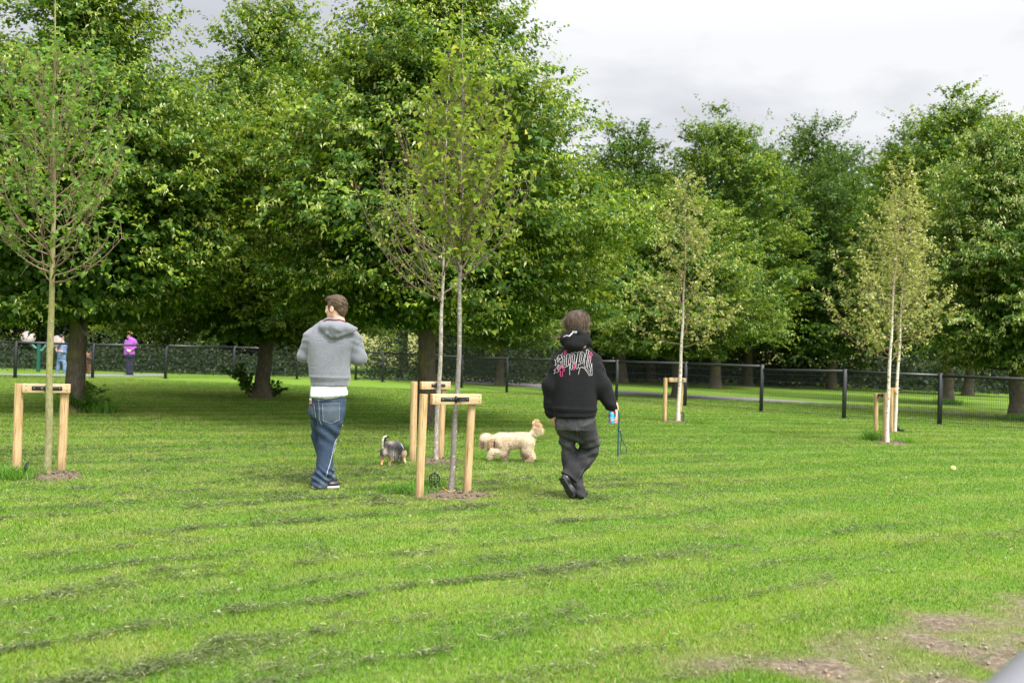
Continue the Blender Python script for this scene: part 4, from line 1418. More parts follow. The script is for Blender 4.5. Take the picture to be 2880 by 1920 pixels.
def cloth(name, prims, parent, mat, h=0.007, k=0.03, disp=None, off=None):
    V, Q = solid(prims, h, k)
    if disp is not None:
        N = vnormals(V, Q)
        V = V + N * disp(V)[:, None]
    V = V.astype(float)
    o = link(name, np_mesh(name, V - np.array(parent.location if off is None else off), Q, [mat], smooth=True), parent)
    o_last[:] = [V, Q]
    return o, BVHTree.FromPolygons([Vector(v) for v in V], [tuple(q) for q in Q])


CAMO = Vector((0, 0, CAM_H))


def onto(bvh, px, py, off=0.003):
    d = ray(px, py).normalized()
    hit, n, i, dist = bvh.ray_cast(CAMO, d)
    if hit is None: return None
    if n.dot(d) > 0: n = -n
    return np.array(hit + n * off)


def cloth_line(mb, bvh, pts, width, off=0.003, mi=0, step=2.0):
    """a stitched or printed line lying on a garment; pts in photograph pixels"""
    q = []
    for (a, b) in zip(pts[:-1], pts[1:]):
        n = max(1, int(math.hypot(b[0] - a[0], b[1] - a[1]) / step))
        for i in range(n): q.append((a[0] + (b[0] - a[0]) * i / n, a[1] + (b[1] - a[1]) * i / n))
    q.append(pts[-1])
    run = []
    for p in q + [None]:
        h = onto(bvh, *p, off) if p is not None else None
        if h is not None and (not run or np.linalg.norm(h - run[-1]) < 0.06):
            run.append(h)
        else:
            if len(run) > 1:
                r = np.array(run)
                T = np.gradient(r, axis=0); T /= np.linalg.norm(T, axis=1)[:, None] + 1e-9
                vd = r - np.array(CAMO); vd /= np.linalg.norm(vd, axis=1)[:, None]
                s = np.cross(T, vd); s /= np.linalg.norm(s, axis=1)[:, None] + 1e-9
                V = np.concatenate([r - s * width / 2, r + s * width / 2]); m = len(r)
                mb.add(V, [[i, i + 1, m + i + 1, m + i] for i in range(m - 1)], mi)
            run = [h] if h is not None else []


def cloth_patch(mb, bvh, corners, off=0.005, n=9, mi=0):
    """a sewn-on patch: corners tl, tr, br, bl in photograph pixels"""
    tl, tr, br, bl = [np.array(c, float) for c in corners]
    V = []
    for j in range(n):
        for i in range(n):
            u, v = i / (n - 1), j / (n - 1)
            p = (tl * (1 - u) + tr * u) * (1 - v) + (bl * (1 - u) + br * u) * v
            h = onto(bvh, p[0], p[1], off)
            if h is None: h = V[-1] if V else np.array(P(p[0], p[1], 9.3))
            V.append(h)
    mb.add(V, [[j * n + i, (j + 1) * n + i, (j + 1) * n + i + 1, j * n + i + 1] for j in range(n - 1) for i in range(n - 1)], mi)


def knit(name, lo, hi, scale, rough=0.9, streak=(1, 1, 1), sheen=0.2):
    t = NT(name)
    o = t.obj()
    n = t.noise(scale, 5, 0.75, t.mapv(o, streak))
    n2 = t.noise(5, 3, 0.6, o)
    c = t.ramp(t.math('ADD', t.math('MULTIPLY', n, 0.8), t.math('MULTIPLY', n2, 0.25)), [(0.35, lo), (0.68, hi)])
    t.pbr(c, rough, 0, t.bump(n, 0.25, 0.003), 0.15, sheen)
    return t.m


def hair_mat(name, lo, hi):
    t = NT(name)
    n = t.noise(26, 4, 0.7, t.mapv(t.obj(), (2.6, 2.6, 0.5)), 0.6)
    c = t.ramp(n, [(0.3, lo), (0.72, hi)])
    t.pbr(c, 0.5, 0, t.bump(n, 0.8, 0.006), 0.25)
    return t.m


GREY = knit('grey_fleece', (0.095, 0.101, 0.120), (0.205, 0.212, 0.240), 70, 0.9, (1, 1, 2.4), 0.3)
BLKF = knit('black_fleece', (0.0045, 0.0047, 0.0055), (0.0115, 0.0118, 0.0135), 60, 0.9, (1, 1, 1), 0.03)
WHITE = plain('white_cotton', (0.78, 0.78, 0.82), 0.8, 0, 0.05, 25)


def denim(name, lo, mid, hi, worn, rough=0.85):
    t = NT(name)
    o = t.obj()
    n = t.noise(120, 3, 0.8, t.mapv(o, (1, 1, 0.35)))
    n2 = t.noise(3.2, 4, 0.6, o, 0.4)
    c = t.ramp(t.math('ADD', t.math('MULTIPLY', n, 0.5), t.math('MULTIPLY', n2, 0.5)), [(0.32, lo), (0.5, mid), (0.68, hi)])
    m = t.noise(4.2, 3, 0.5, o)
    c = t.mix(t.ramp(m, [(0.56, (0, 0, 0)), (0.74, (0.75, 0.75, 0.75))]), c, worn)
    t.pbr(c, rough, 0, t.bump(n, 0.3, 0.002), 0.2)
    return t.m


BLUE = denim('blue_denim', (0.016, 0.029, 0.055), (0.035, 0.056, 0.096), (0.072, 0.100, 0.148), (0.125, 0.158, 0.205))
POCK = denim('worn_denim', (0.034, 0.048, 0.066), (0.058, 0.076, 0.100), (0.098, 0.118, 0.145), (0.12, 0.14, 0.17))
BLKD = denim('washed_black_denim', (0.013, 0.013, 0.015), (0.030, 0.030, 0.033), (0.070, 0.069, 0.074), (0.125, 0.121, 0.126))
THREAD = plain('pale_thread', (0.27, 0.27, 0.265), 0.8)
SHOE = plain('black_leather', (0.012, 0.012, 0.014), 0.35, 0, 0.2, 30)
SOLEW = plain('white_sole', (0.70, 0.69, 0.66), 0.6)
SOLEB = plain('black_sole', (0.018, 0.018, 0.019), 0.6, 0, 0.3, 50)
MAROON = plain('maroon_cord', (0.16, 0.015, 0.035), 0.7)
DSEAM = plain('dark_seam', (0.10, 0.105, 0.12), 0.9)
WTRIM = plain('white_trim', (0.42, 0.43, 0.48), 0.8)
BSEAM = plain('black_seam', (0.004, 0.004, 0.005), 0.9)
GTHR = plain('grey_thread', (0.10, 0.10, 0.105), 0.9)
EYE = plain('eye', (0.55, 0.53, 0.5), 0.15)
BROWNH = hair_mat('brown_hair', (0.022, 0.013, 0.008), (0.125, 0.078, 0.046))
LONGH = hair_mat('long_brown_hair', (0.030, 0.019, 0.015), (0.15, 0.098, 0.074))


def shoe_prims(heel, toe, up, s=1.0, hgt=0.075, w=0.045):
    heel, toe, up = np.array(heel), np.array(toe), np.array(up, float)
    d = toe - heel; L = np.linalg.norm(d); d /= L
    up -= d * (up @ d); up /= np.linalg.norm(up)
    sd = np.cross(d, up)
    Rm = np.stack([sd, d, up], 1)
    q = lambda a, b: heel + d * L * a + up * b
    upper = [(sdf_ell(q(.22, .050), [w * .80, L * .26, .048], Rm), .02), (sdf_ell(q(.70, .038), [w * .95, L * .32, .036], Rm), .03), (sdf_cone(q(.22, .06), q(.20, .12), .040, .042), .03)]
    sole = [(sdf_loft([(q(.03, .012), w * .72, .014), (q(.25, .012), w * .80, .013), (q(.5, .012), w * .80, .013), (q(.75, .012), w * 1.02, .013), (q(.97, .016), w * .62, .012)], sd, 4), .006)]
    return upper, sole


# ================================================================== man in the grey hoodie
YM = 9.43
M = lambda px, py, dy=0.0: pt(px, py, YM + dy)
man = thing('person', 'man in a grey hoodie and baggy blue jeans walking away, head turned left', 'person', G(905, 1372))
HMc = M(945, 869, 0.02)
HMR = rotz(math.radians(62)) @ np.array(Matrix.Rotation(math.radians(-4), 3, 'X'))
bp = head_prims(HMc, HMR, 0.99)
bp += [(sdf_loft([(M(928, 1085), .15, .10), (M(928, 1030), .145, .10), (M(930, 970), .165, .11), (M(935, 940, .02), .14, .085), (M(942, 910, .02), .06, .06)]), .03),
       (sdf_loft([(M(925, 1100), .145, .11), (M(926, 1140), .15, .12), (M(924, 1165), .13, .11)]), .03)]
for sh, el, wr in (((880, 955, .02), (855, 1003, .04), (896, 986, .30)), ((990, 957, .02), (1010, 1008, .03), (952, 992, .32))):
    bp += [(sdf_cone(M(*sh), M(*el), .046, .036), .03), (sdf_cone(M(*el), M(*wr), .036, .026), .02)]
bp += hand_prims(M(896, 986, .30), [0.75, .6, .12], [0.5, 0, 0.9], -1, 0.5)
bp += hand_prims(M(952, 992, .32), [-0.75, .6, .12], [-0.5, 0, 0.9], 1, 0.5)
RL = [(926, 1150, -.02), (921, 1225, .02), (914, 1275, .0), (900, 1352, -.02)]
LL = [(912, 1150, .10), (904, 1228, .20), (912, 1290, .22), (919, 1345, .24)]
for L_, r in ((RL, (.085, .058, .050, .032)), (LL, (.08, .056, .046, .032))):
    for i in range(3): bp.append((sdf_cone(M(*L_[i]), M(*L_[i + 1]), r[i], r[i + 1]), .03))
bp += [(sdf_cone(M(890, 1360, -.02), M(935, 1362, .03), .026, .016), .02), (sdf_cone(M(920, 1350, .24), M(932, 1352, .30), .026, .016), .02)]
man_body = body_mesh('body', bp, man, SKIN)
for sg in (-1, 1):
    mb = MB(); c_ = HMc + HMR @ (np.array([sg * .031, .088, .010]) * .99)
    mb.lathe([(0.0005, -.011), (.006, -.009), (.010, -.004), (.011, 0), (.010, .004), (.006, .009), (.0005, .011)], 12, c_)
    autosmooth(mb.build('eye', [EYE], man))

# hair: close cropped at the neck, longer and swept on top
q = lambda x, y, z: HMc + HMR @ np.array([x, y, z])
hp = [(sdf_ell(q(0, -.020, .045), [.083, .100, .092], HMR), .02), (sdf_ell(q(0, .045, .098), [.060, .058, .034], HMR), .03), (sdf_ell(q(0, -.075, -.02), [.055, .035, .055], HMR), .03),
      (sdf_ell(q(.072, .018, .022), [.012, .018, .038], HMR), .015), (sdf_ell(q(-.072, .018, .022), [.012, .018, .038], HMR), .015), (sdf_cone(q(0.02, .085, .090), q(.035, .112, .060), .018, .006), .015)]
hp += [(sdf_ell(q(0, .11, -.005), [.075, .055, .073], HMR), .01, 'cut')]
hp += [(sdf_ell(q(sg * .082, -.004, -.012), [.016, .026, .034], HMR), .006, 'cut') for sg in (-1, 1)]
hair_m, _ = cloth('hair', hp, man, BROWNH, 0.004, 0.02, lambda V: 0.0035 * fold3((V - HMc) @ HMR * [1, .35, 1.2], 3, 85))

HAIR_M = list(o_last)
HOODM = [(sdf_loft([(M(928, 1084), .178, .150), (M(928, 1066), .188, .156), (M(926, 1030), .198, .156), (M(928, 990), .212, .155), (M(932, 955), .224, .145), (M(935, 935, .01), .205, .118), (M(939, 918, .02), .150, .105), (M(942, 906, .02), .105, .095), (M(943, 899, .02), .088, .088)], e=2.4), .03),
         (sdf_cone(M(873, 951, .01), M(856, 1000, .03), .072, .061), .05), (sdf_cone(M(855, 1000, .03), M(892, 985, .27), .064, .050), .03),
         (sdf_cone(M(998, 955, .01), M(1010, 1006, .02), .074, .064), .05), (sdf_cone(M(1011, 1006, .02), M(956, 990, .29), .068, .050), .03),
         (sdf_cone(M(943, 905, .02), M(944, 890, .02), .058, .070), .01, 'cut')]
# turned-down hood lying on the back
HOODM += [(sdf_ell(M(946, 922, -.10), [.165, .085, .066]), .010), (sdf_cone(M(945, 925, -.16), M(934, 944, -.165), .060, .026), .03), (sdf_cone(M(906, 914, -.09), M(922, 938, -.15), .030, .026), .02),
          (sdf_cone(M(950, 909, -.07), M(1001, 925, -.085), .034, .018), .015), (sdf_cone(M(995, 928, -.10), M(945, 942, -.16), .018, .032), .015), (sdf_cone(M(905, 910, -.03), M(950, 905, -.085), .030, .034), .015)]
ZM = {k: M(930, k)[2] for k in (1082, 1064, 1016, 960)}


def d_man(V):
    z = V[:, 2]
    rib = np.clip(1 - np.abs(z - ZM[1082] - .022) / .03, 0, 1)
    arm = np.clip((np.abs(V[:, 0] - M(930, 1000)[0]) - .17) / .06, 0, 1)
    d = 0.006 * fold3(V * [1, 1, 0.55], 5, 11) * (1 - rib) + 0.0022 * arm * np.sin(V @ [26, 20, 70] + 2 * np.sin(V[:, 2] * 18))
    bl = np.exp(-((z - ZM[1064] - .012) / .012) ** 2) * .006
    return d + bl - rib * .004


hoodie_m, BV_HM = cloth('hoodie', HOODM, man, GREY, 0.006, 0.03, d_man)
for a in ([(876, 1063), (900, 1067), (930, 1069), (960, 1068), (983, 1064)], [(867, 958), (864, 980), (864, 1000)], [(996, 958), (990, 985), (985, 1015), (981, 1030)], [(1003, 970), (1012, 962), (1021, 958)]):
    mb = MB(); cloth_line(mb, BV_HM, a, .004, .0015)
    if mb.n: mb.build('seam', [DSEAM], hoodie_m, off=man.location)
mb = MB()
cp = [onto(BV_HM, *p, .006) for p in [(911, 903.5), (918, 900), (928, 899), (938, 901), (946, 902), (954, 900), (963, 903), (972, 907)]]
mb.tube([c for c in cp if c is not None], .006, 8)
autosmooth(mb.build('drawstring', [MAROON], hoodie_m, off=man.location))

TS = [(sdf_loft([(M(927, 1062), .150, .110), (M(926, 1085), .164, .134), (M(925, 1100), .174, .148), (M(926, 1111), .176, .153)], e=2.3), .01)]
ts_, _ = cloth('t_shirt', TS, man, WHITE, 0.006, 0.02, lambda V: .005 * fold3(V * [1.4, 1.4, .5], 8, 22))

JM = [(sdf_loft([(M(925, 1097), .150, .115), (M(925, 1115), .158, .126), (M(925, 1145, .02), .158, .138), (M(924, 1175, .03), .140, .125)], e=2.3), .03),
      (sdf_loft([(M(928, 1150, -.02), .130, .12), (M(927, 1180, -.02), .125, .115), (M(924, 1205, -.01), .110, .105), (M(921, 1228, 0), .090, .098), (M(916, 1262, -.01), .078, .088), (M(911, 1300, -.02), .070, .084), (M(909, 1330, -.03), .076, .090), (M(902, 1348, -.03), .084, .094), (M(896, 1366, -.03), .078, .094)]), .03),
      (sdf_loft([(M(908, 1150, .10), .110, .10), (M(902, 1195, .17), .090, .09), (M(903, 1232, .22), .088, .09), (M(912, 1270, .22), .080, .085), (M(918, 1310, .22), .072, .085), (M(920, 1345, .24), .074, .085)]), .025),
      (sdf_ell(M(882, 1156, -.01), [.052, .06, .080]), .02)]
co = np.empty(len(ts_.data.vertices) * 3, np.float32); ts_.data.vertices.foreach_get('co', co); co = co.reshape(-1, 3)
low_ = np.clip((M(925, 1085)[2] - man.location.z - co[:, 2]) / .09, 0, 1)
co[:, 2] -= low_ * .075 * (co[:, 0] + man.location.x - M(890, 1100)[0])
ts_.data.vertices.foreach_set('co', co.ravel()); ts_.data.update()
ZJ = lambda y: M(910, y)[2]


def d_jeans(V):
    z = V[:, 2]
    low = np.exp(-((z - ZJ(1335)) / .06) ** 2)
    mid = np.exp(-((z - ZJ(1215)) / .10) ** 2)
    d = .006 * fold3(V * [1, 1, .5], 12, 15)
    d += .013 * low * np.sin(z * 95 + 3 * V[:, 0] * 14 + 2 * np.sin(V[:, 0] * 22)) + .008 * mid * np.sin(V @ [40, 10, 52] + 1)
    return d


jeans_m, BV_JM = cloth('jeans', JM, man, BLUE, 0.006, 0.03, d_jeans)
K5 = lambda x, y: (860 + x * .19126, 1090 + y * .19133)
mb = MB()
cloth_patch(mb, BV_JM, [K5(248, 235), K5(495, 225), K5(488, 485), K5(262, 498)], .006)
pk = mb.build('back_pocket', [POCK], jeans_m, off=man.location); autosmooth(pk)
mb = MB()
cloth_patch(mb, BV_JM, [K5(62, 238), K5(128, 228), K5(160, 440), K5(108, 436)], .006)
autosmooth(mb.build('back_pocket', [POCK], jeans_m, off=man.location))
for ln in ([(248, 235), (495, 225), (488, 470), (375, 516), (262, 490), (248, 235)], [(105, 145), (200, 185), (330, 165), (480, 132)], [(185, 90), (193, 190), (205, 330), (205, 450), (240, 540)], [(58, 240), (128, 230), (160, 440)], [(566, 185), (600, 180)], [(68, 1452), (140, 1465), (215, 1460)]):
    mb = MB(); cloth_line(mb, BV_JM, [K5(*p) for p in ln], .0026, .008)
    if mb.n: mb.build('stitching', [THREAD], jeans_m, off=man.location)
for ln in ([(560, 500), (530, 560), (513, 610)], [(548, 560), (520, 610)], [(478, 690), (440, 770), (418, 820), (400, 900), (380, 1000), (350, 1120), (318, 1220), (300, 1300)], [(440, 800), (425, 880), (405, 960)]):
    mb = MB(); cloth_line(mb, BV_JM, [K5(*p) for p in ln], .0045, .004)
    if mb.n: mb.build('side_trim', [WTRIM], jeans_m, off=man.location)

for heel, toe, in (((875, 1371, -.03), (955, 1370, .06)), ((915, 1361, .24), (944, 1359, .38))):
    h_, t_ = M(*heel), M(*toe); h_[2] = t_[2] = 0.004
    up_, so_ = shoe_prims(h_, t_, (0, 0, 1), w=.048)
    so, _ = cloth('shoe', up_, man, SHOE, 0.005, 0.02)
    cloth('sole', so_, so, SOLEW, 0.004, 0.006, off=man.location)
# the bottle stands in his left back pocket
bt = thing('drink_bottle', 'small clear bottle of pink drink with a white cap in the man\'s back pocket', 'bottle', M(876, 1150, -.06))
bz_y = -.035
BR = np.array(Matrix.Rotation(math.radians(-6), 3, 'Y'))
bz = M(876, 1137, -.03) - np.array(bt.location)
mb = MB(); mb.lathe([(.0, -.06), (.021, -.058), (.021, .004), (.0215, .006), (.021, .012), (.012, .030), (.0105, .036)], 20, bz, BR)
autosmooth(mb.build('bottle_body', [plain('pink_drink', (0.36, 0.14, 0.17), 0.12, 0, 0.1, 8)], bt, off=(0, 0, 0)))
mb = MB(); mb.lathe([(.0105, .033), (.0155, .034), (.0155, .056), (.014, .059), (.0, .0595)], 20, bz, BR)
autosmooth(mb.build('cap', [plain('white_plastic', (0.8, 0.8, 0.78), 0.4)], bt, off=(0, 0, 0)))

# ================================================================== woman in the black hoodie
YW = 9.30
W = lambda px, py, dy=0.0: pt(px, py, YW + dy)
wom = thing('person', 'woman in a black hoodie and washed black jeans walking away, holding a can and lead', 'person', G(1635, 1404))
HWc = W(1621, 916, 0.0)
HWR = rotz(math.radians(28)) @ np.array(Matrix.Rotation(math.radians(-14), 3, 'X'))
bp = head_prims(HWc, HWR, 0.96)
bp += [(sdf_loft([(W(1616, 1170), .15, .11), (W(1617, 1110), .13, .10), (W(1618, 1040), .15, .10), (W(1622, 1010, .01), .14, .085), (W(1622, 965, .0), .06, .06)]), .03),
       (sdf_loft([(W(1616, 1165), .15, .12), (W(1617, 1195), .155, .12)]), .03)]
wr_l, wr_r = W(1549, 1160, .03), W(1728, 1146, -.03)
for sh, el, wr in ((W(1584, 1016), W(1550, 1085, .0), wr_l), (W(1664, 1020), W(1697, 1085, -.02), wr_r)):
    bp += [(sdf_cone(sh, el, .048, .038), .03), (sdf_cone(el, wr, .038, .025), .02)]
# left hand hangs half curled, right hand closes over the rim of the can
bp += hand_prims(wr_l, [.22, .05, -1], [.9, .5, .1], 1, .42, .92)
CANT = W(1722, 1157, -.035); CANB = W(1721, 1192, -.045)
bp += hand_prims(wr_r + np.array([.012, -.01, .0]), [.16, -.14, -.95], [-.95, .25, -.15], 1, [.20, .30, .34, .42], .92, .16)
SLg = [(1592, 1185, .02), (1601, 1262, .08), (1608, 1318, .08), (1629, 1385, .04)]
TRg = [(1645, 1185, -.02), (1660, 1256, .08), (1632, 1302, .06), (1600, 1345, .02)]
for L_, r in ((SLg, (.085, .058, .046, .030)), (TRg, (.088, .06, .046, .030))):
    for i in range(3): bp.append((sdf_cone(W(*L_[i]), W(*L_[i + 1]), r[i], r[i + 1]), .03))
bp += [(sdf_cone(W(1626, 1392, .04), W(1640, 1398, .12), .022, .016), .02), (sdf_cone(W(1592, 1352, .0), W(1607, 1388, -.01), .022, .016), .02)]
wom_body = body_mesh('body', bp, wom, SKIN)
for sg in (-1, 1):
    mb = MB(); c_ = HWc + HWR @ (np.array([sg * .031, .088, .010]) * .96)
    mb.lathe([(0.0005, -.011), (.006, -.009), (.010, -.004), (.011, 0), (.010, .004), (.006, .009), (.0005, .011)], 12, c_)
    autosmooth(mb.build('eye', [EYE], wom))
q = lambda x, y, z: HWc + HWR @ (np.array([x, y, z]) * .97)
hp = [(sdf_ell(q(0, -.018, .038), [.104, .120, .106], HWR), .02), (sdf_cone(q(.0, -.045, -.02), q(.0, -.03, -.12), .078, .055), .04), (sdf_cone(q(.055, .0, .0), q(.050, -.01, -.12), .040, .024), .03), (sdf_cone(q(-.062, -.02, .0), q(-.045, -.02, -.12), .03, .022), .03)]
hp += [(sdf_ell(q(0, .115, -.03), [.070, .075, .095], HWR), .015, 'cut'), (sdf_ell(q(-.092, .045, -.045), [.04, .035, .055], HWR), .012, 'cut')]
hair_w, BV_HW = cloth('hair', hp, wom, LONGH, 0.004, 0.02, lambda V: .004 * fold3((V - HWc) * [1.6, .8, .35], 9, 60) + .0025 * fold3((V - HWc) * [2.4, .6, .35], 10, 130))
HAIR_W = list(o_last)
mb = MB()
r = np.random.default_rng(17)
for i in range(46):
    x0, y0 = r.uniform(1583, 1598), r.uniform(893, 925)
    kx, ky = r.uniform(-17, -4), r.uniform(14, 34)
    if i < 10: x0, y0, kx, ky = r.uniform(1588, 1600), r.uniform(940, 950), r.uniform(-44, -20), r.uniform(-2, 9)
    if i > 36: x0, y0, kx, ky = r.uniform(1650, 1656), r.uniform(920, 935), r.uniform(0, 5), r.uniform(8, 22)
    p0, p2 = W(x0, y0, r.uniform(-.05, .03)), W(x0 + kx, y0 + ky, r.uniform(-.06, .05))
    p1 = (p0 + p2) / 2 + np.array([-.012 if i <= 36 else .012, 0, .012 if i >= 10 else -.016])
    t_ = np.linspace(0, 1, 7)[:, None]
    mb.tube((1 - t_) ** 2 * p0 + 2 * t_ * (1 - t_) * p1 + t_ ** 2 * p2, np.linspace(.0014, .0004, 7), 4, caps=False)
tag(mb.build('loose_strands', [plain('hair_strand', (0.20, 0.125, 0.08), .5)], hair_w, off=wom.location), kind='stuff')

HOODW = [(sdf_loft([(W(1616, 1170), .200, .166), (W(1616, 1152), .210, .170), (W(1617, 1110), .210, .168), (W(1618, 1060), .212, .160), (W(1620, 1020), .204, .148), (W(1622, 995, .0), .168, .12), (W(1622, 975, .0), .115, .10), (W(1622, 960, .0), .09, .09)], e=2.3), .03),
         (sdf_cone(W(1579, 1014), W(1549, 1085, .0), .072, .074), .05), (sdf_cone(W(1549, 1085, 0), W(1549, 1152, .025), .078, .062), .03), (sdf_cone(W(1549, 1150, .025), W(1549, 1164, .03), .050, .042), .02),
         (sdf_cone(W(1670, 1018), W(1693, 1085, -.015), .078, .086), .05), (sdf_cone(W(1693, 1085, -.015), W(1716, 1135, -.03), .092, .066), .03), (sdf_cone(W(1718, 1138, -.03), W(1725, 1146, -.03), .052, .044), .02)]
HOODW += [(sdf_ell(W(1618, 956, -.035), [.136, .130, .098]), .015), (sdf_ell(W(1616, 970, -.125), [.085, .055, .050]), .03), (sdf_cone(W(1588, 955, -.05), W(1654, 962, -.06), .048, .034), .02),
          (sdf_cone(W(1590, 944, -.05), W(1625, 933, -.135), .018, .024), .02), (sdf_cone(W(1625, 933, -.135), W(1650, 944, -.08), .024, .018), .02),
          (sdf_cone(W(1620, 900, .03), W(1620, 948, .03), .100, .085), .012, 'cut')]
ZW = lambda y: W(1616, y)[2]


def d_wom(V):
    z = V[:, 2]
    rib = np.clip(1 - np.abs(z - ZW(1160)) / .03, 0, 1)
    arm = np.clip((np.abs(V[:, 0] - W(1618, 1080)[0]) - .18) / .05, 0, 1)
    d = .008 * fold3(V * [1, 1, .5], 15, 10) * (1 - rib) + .0035 * arm * np.sin(V @ [22, 14, 44] + 2 * np.sin(z * 15))
    return d + np.exp(-((z - ZW(1148)) / .014) ** 2) * .007 - rib * .003


hoodie_w, BV_HW2 = cloth('hoodie', HOODW, wom, BLKF, 0.006, 0.03, d_wom)
# lettering and crosses across the back (coordinates of an enlarged crop)
KP = lambda x, y: (1520 + x * .19769, 870 + y * .19770)
KQ = lambda x, y: (1550 + x * .10048, 975 + y * .10045)
LET = [  # S
    [(325, 175), (318, 215), (215, 245), (185, 300), (140, 365), (108, 380), (103, 350)],
    [(108, 380), (130, 395), (135, 470), (112, 535), (140, 500), (215, 495), (228, 500), (225, 620), (180, 640), (205, 520), (150, 590), (105, 650), (75, 650), (120, 665), (85, 755), (120, 720), (195, 712), (215, 660), (290, 570), (275, 440), (295, 400), (270, 425), (185, 425), (185, 330), (215, 310), (245, 320), (205, 400), (310, 290), (290, 270), (300, 235)],
    # u
    [(310, 290), (330, 300), (335, 575), (410, 575), (430, 535), (460, 550), (495, 490), (530, 480)], [(330, 265), (360, 245), (390, 270), (380, 510), (430, 512), (440, 265), (420, 245), (460, 205), (530, 210), (495, 350), (490, 485)],
    # p
    [(545, 215), (580, 170), (620, 190), (660, 150), (725, 170), (745, 150), (755, 170), (725, 295), (700, 430), (660, 460), (600, 500), (590, 550), (615, 570), (575, 645), (540, 610), (545, 360), (565, 235), (545, 215)], [(610, 210), (665, 215), (640, 440), (585, 440), (600, 215)], [(515, 490), (522, 785)],
    # p
    [(755, 160), (790, 130), (820, 165), (860, 135), (945, 200), (910, 345), (885, 465), (840, 465), (800, 500), (765, 485), (755, 570), (775, 580), (720, 620), (690, 590), (705, 450), (725, 300)], [(815, 180), (868, 215), (830, 450), (775, 415), (795, 370), (815, 180)],
    # l
    [(990, 130), (975, 105), (1018, 72), (1065, 125), (1045, 140), (1005, 385), (985, 480), (1000, 540), (950, 580), (920, 510), (945, 350), (910, 345)], [(990, 130), (950, 320)],
    # y
    [(1045, 290), (1080, 250), (1110, 290), (1100, 400), (1065, 560), (1110, 630), (1135, 460)], [(1045, 290), (1060, 320), (1035, 430), (1020, 575), (1000, 590), (1085, 680), (1110, 660)],
    [(1110, 630), (1105, 670), (1090, 760), (1020, 680), (940, 590), (850, 560), (800, 600), (765, 775)], [(1135, 460), (1145, 680), (1140, 800), (1105, 780), (1065, 805), (1010, 710), (930, 610), (850, 572)]]
mb = MB()
for ln in LET: cloth_line(mb, BV_HW2, [KQ(*p) for p in ln], .0024, .0025, 0, 0.8)
r = np.random.default_rng(4)
for i in range(60):
    x, y = KP(r.uniform(210, 730), r.uniform(620, 830)); h = onto(BV_HW2, x, y, .002)
    if h is not None: mb.box(h, (.0022, .001, .0022))
mb.build('lettering', [plain('white_print', (0.62, 0.57, 0.60), 0.6)], hoodie_w, off=wom.location)
mb = MB()


def cross(cx, cy, w, h, a=0.0, arm=.33):
    ca, sa = math.cos(a), math.sin(a)
    f = lambda x, y: KQ(cx + x * ca - y * sa, cy + x * sa + y * ca)
    t = w * .18; ya = -h / 2 + h * arm
    pts = [(-t, -h / 2), (t, -h / 2), (t, ya - t), (w / 2, ya - t), (w / 2, ya + t), (t, ya + t), (t, h / 2), (-t, h / 2), (-t, ya + t), (-w / 2, ya + t), (-w / 2, ya - t), (-t, ya - t), (-t, -h / 2)]
    cloth_line(mb, BV_HW2, [f(*p) for p in pts], .0034, .0035, 0, 1.2)


PINK = plain('pink_print', (0.62, 0.05, 0.20), 0.6)
for a in ((292, 682, 160, 290, .02, .38), (395, 165, 78, 112, .05, .36), (1102, 240, 92, 170, .12, .38), (655, 562, 60, 165, .22, .36)):
    mb = MB(); cross(*a); mb.build('cross_print', [PINK], hoodie_w, off=wom.location)
mb = MB()
cloth_line(mb, BV_HW2, [KP(*p) for p in [(330, 392), (372, 372), (415, 380), (445, 350), (470, 322), (512, 316)]], .010, .004, 0, 1.2)
cloth_line(mb, BV_HW2, [KP(*p) for p in [(455, 312), (520, 312), (512, 334), (470, 326)]], .006, .004, 0, 1.2)
mb.build('hood_trim', [plain('glitter_trim', (0.55, 0.52, 0.56), 0.5, 0, 0.5, 300)], hoodie_w, off=wom.location)
for a in ([(1556, 1151), (1580, 1153), (1620, 1155), (1660, 1155), (1680, 1152)], [(1684, 1040), (1696, 1030), (1706, 1020)], [(1618, 945), (1612, 965), (1611, 978)]):
    mb = MB(); cloth_line(mb, BV_HW2, a, .004, .001)
    if mb.n: mb.build('seam', [BSEAM], hoodie_w, off=wom.location)

JW = [(sdf_loft([(W(1616, 1160), .170, .125), (W(1617, 1185), .186, .145), (W(1617, 1208), .182, .145)], e=2.3), .03),
      (sdf_loft([(W(1594, 1182, -.01), .110, .125), (W(1595, 1225, .05), .086, .10), (W(1600, 1262, .08), .074, .085), (W(1606, 1318, .08), .076, .084), (W(1618, 1350, .07), .070, .082), (W(1630, 1386, .05), .058, .080), (W(1633, 1396, .05), .056, .080)]), .02),
      (sdf_loft([(W(1638, 1182, -.03), .120, .125), (W(1649, 1222, .02), .108, .115), (W(1657, 1250, .07), .100, .10), (W(1652, 1272, .08), .092, .098), (W(1634, 1298, .06), .090, .092), (W(1615, 1322, .04), .086, .088), (W(1600, 1343, .02), .088, .088)], (0.5, 0.1, 0.85)), .02)]


def d_wj(V):
    z = V[:, 2]
    kn = np.exp(-((V - W(1655, 1262, 0)) ** 2).sum(1) / .012)
    d = .007 * fold3(V * [1, 1, .55], 19, 15) + .009 * kn * np.sin(V @ [-30, 0, 85] + 1)
    low = np.exp(-((z - ZW(1235)) / .09) ** 2) * (V[:, 0] < W(1628, 1240)[0])
    d += .010 * low * np.sin(V @ [24, 0, 66]) + .004 * np.sin(V @ [35, 8, 60] + 3 * np.sin(z * 9)) * np.clip((ZW(1230) - z) / .1, 0, 1)
    cre = np.exp(-((V[:, 0] - W(1614, 1200)[0]) / .02) ** 2) * np.clip((z - ZW(1235)) / .05, 0, 1)
    return d - .008 * cre


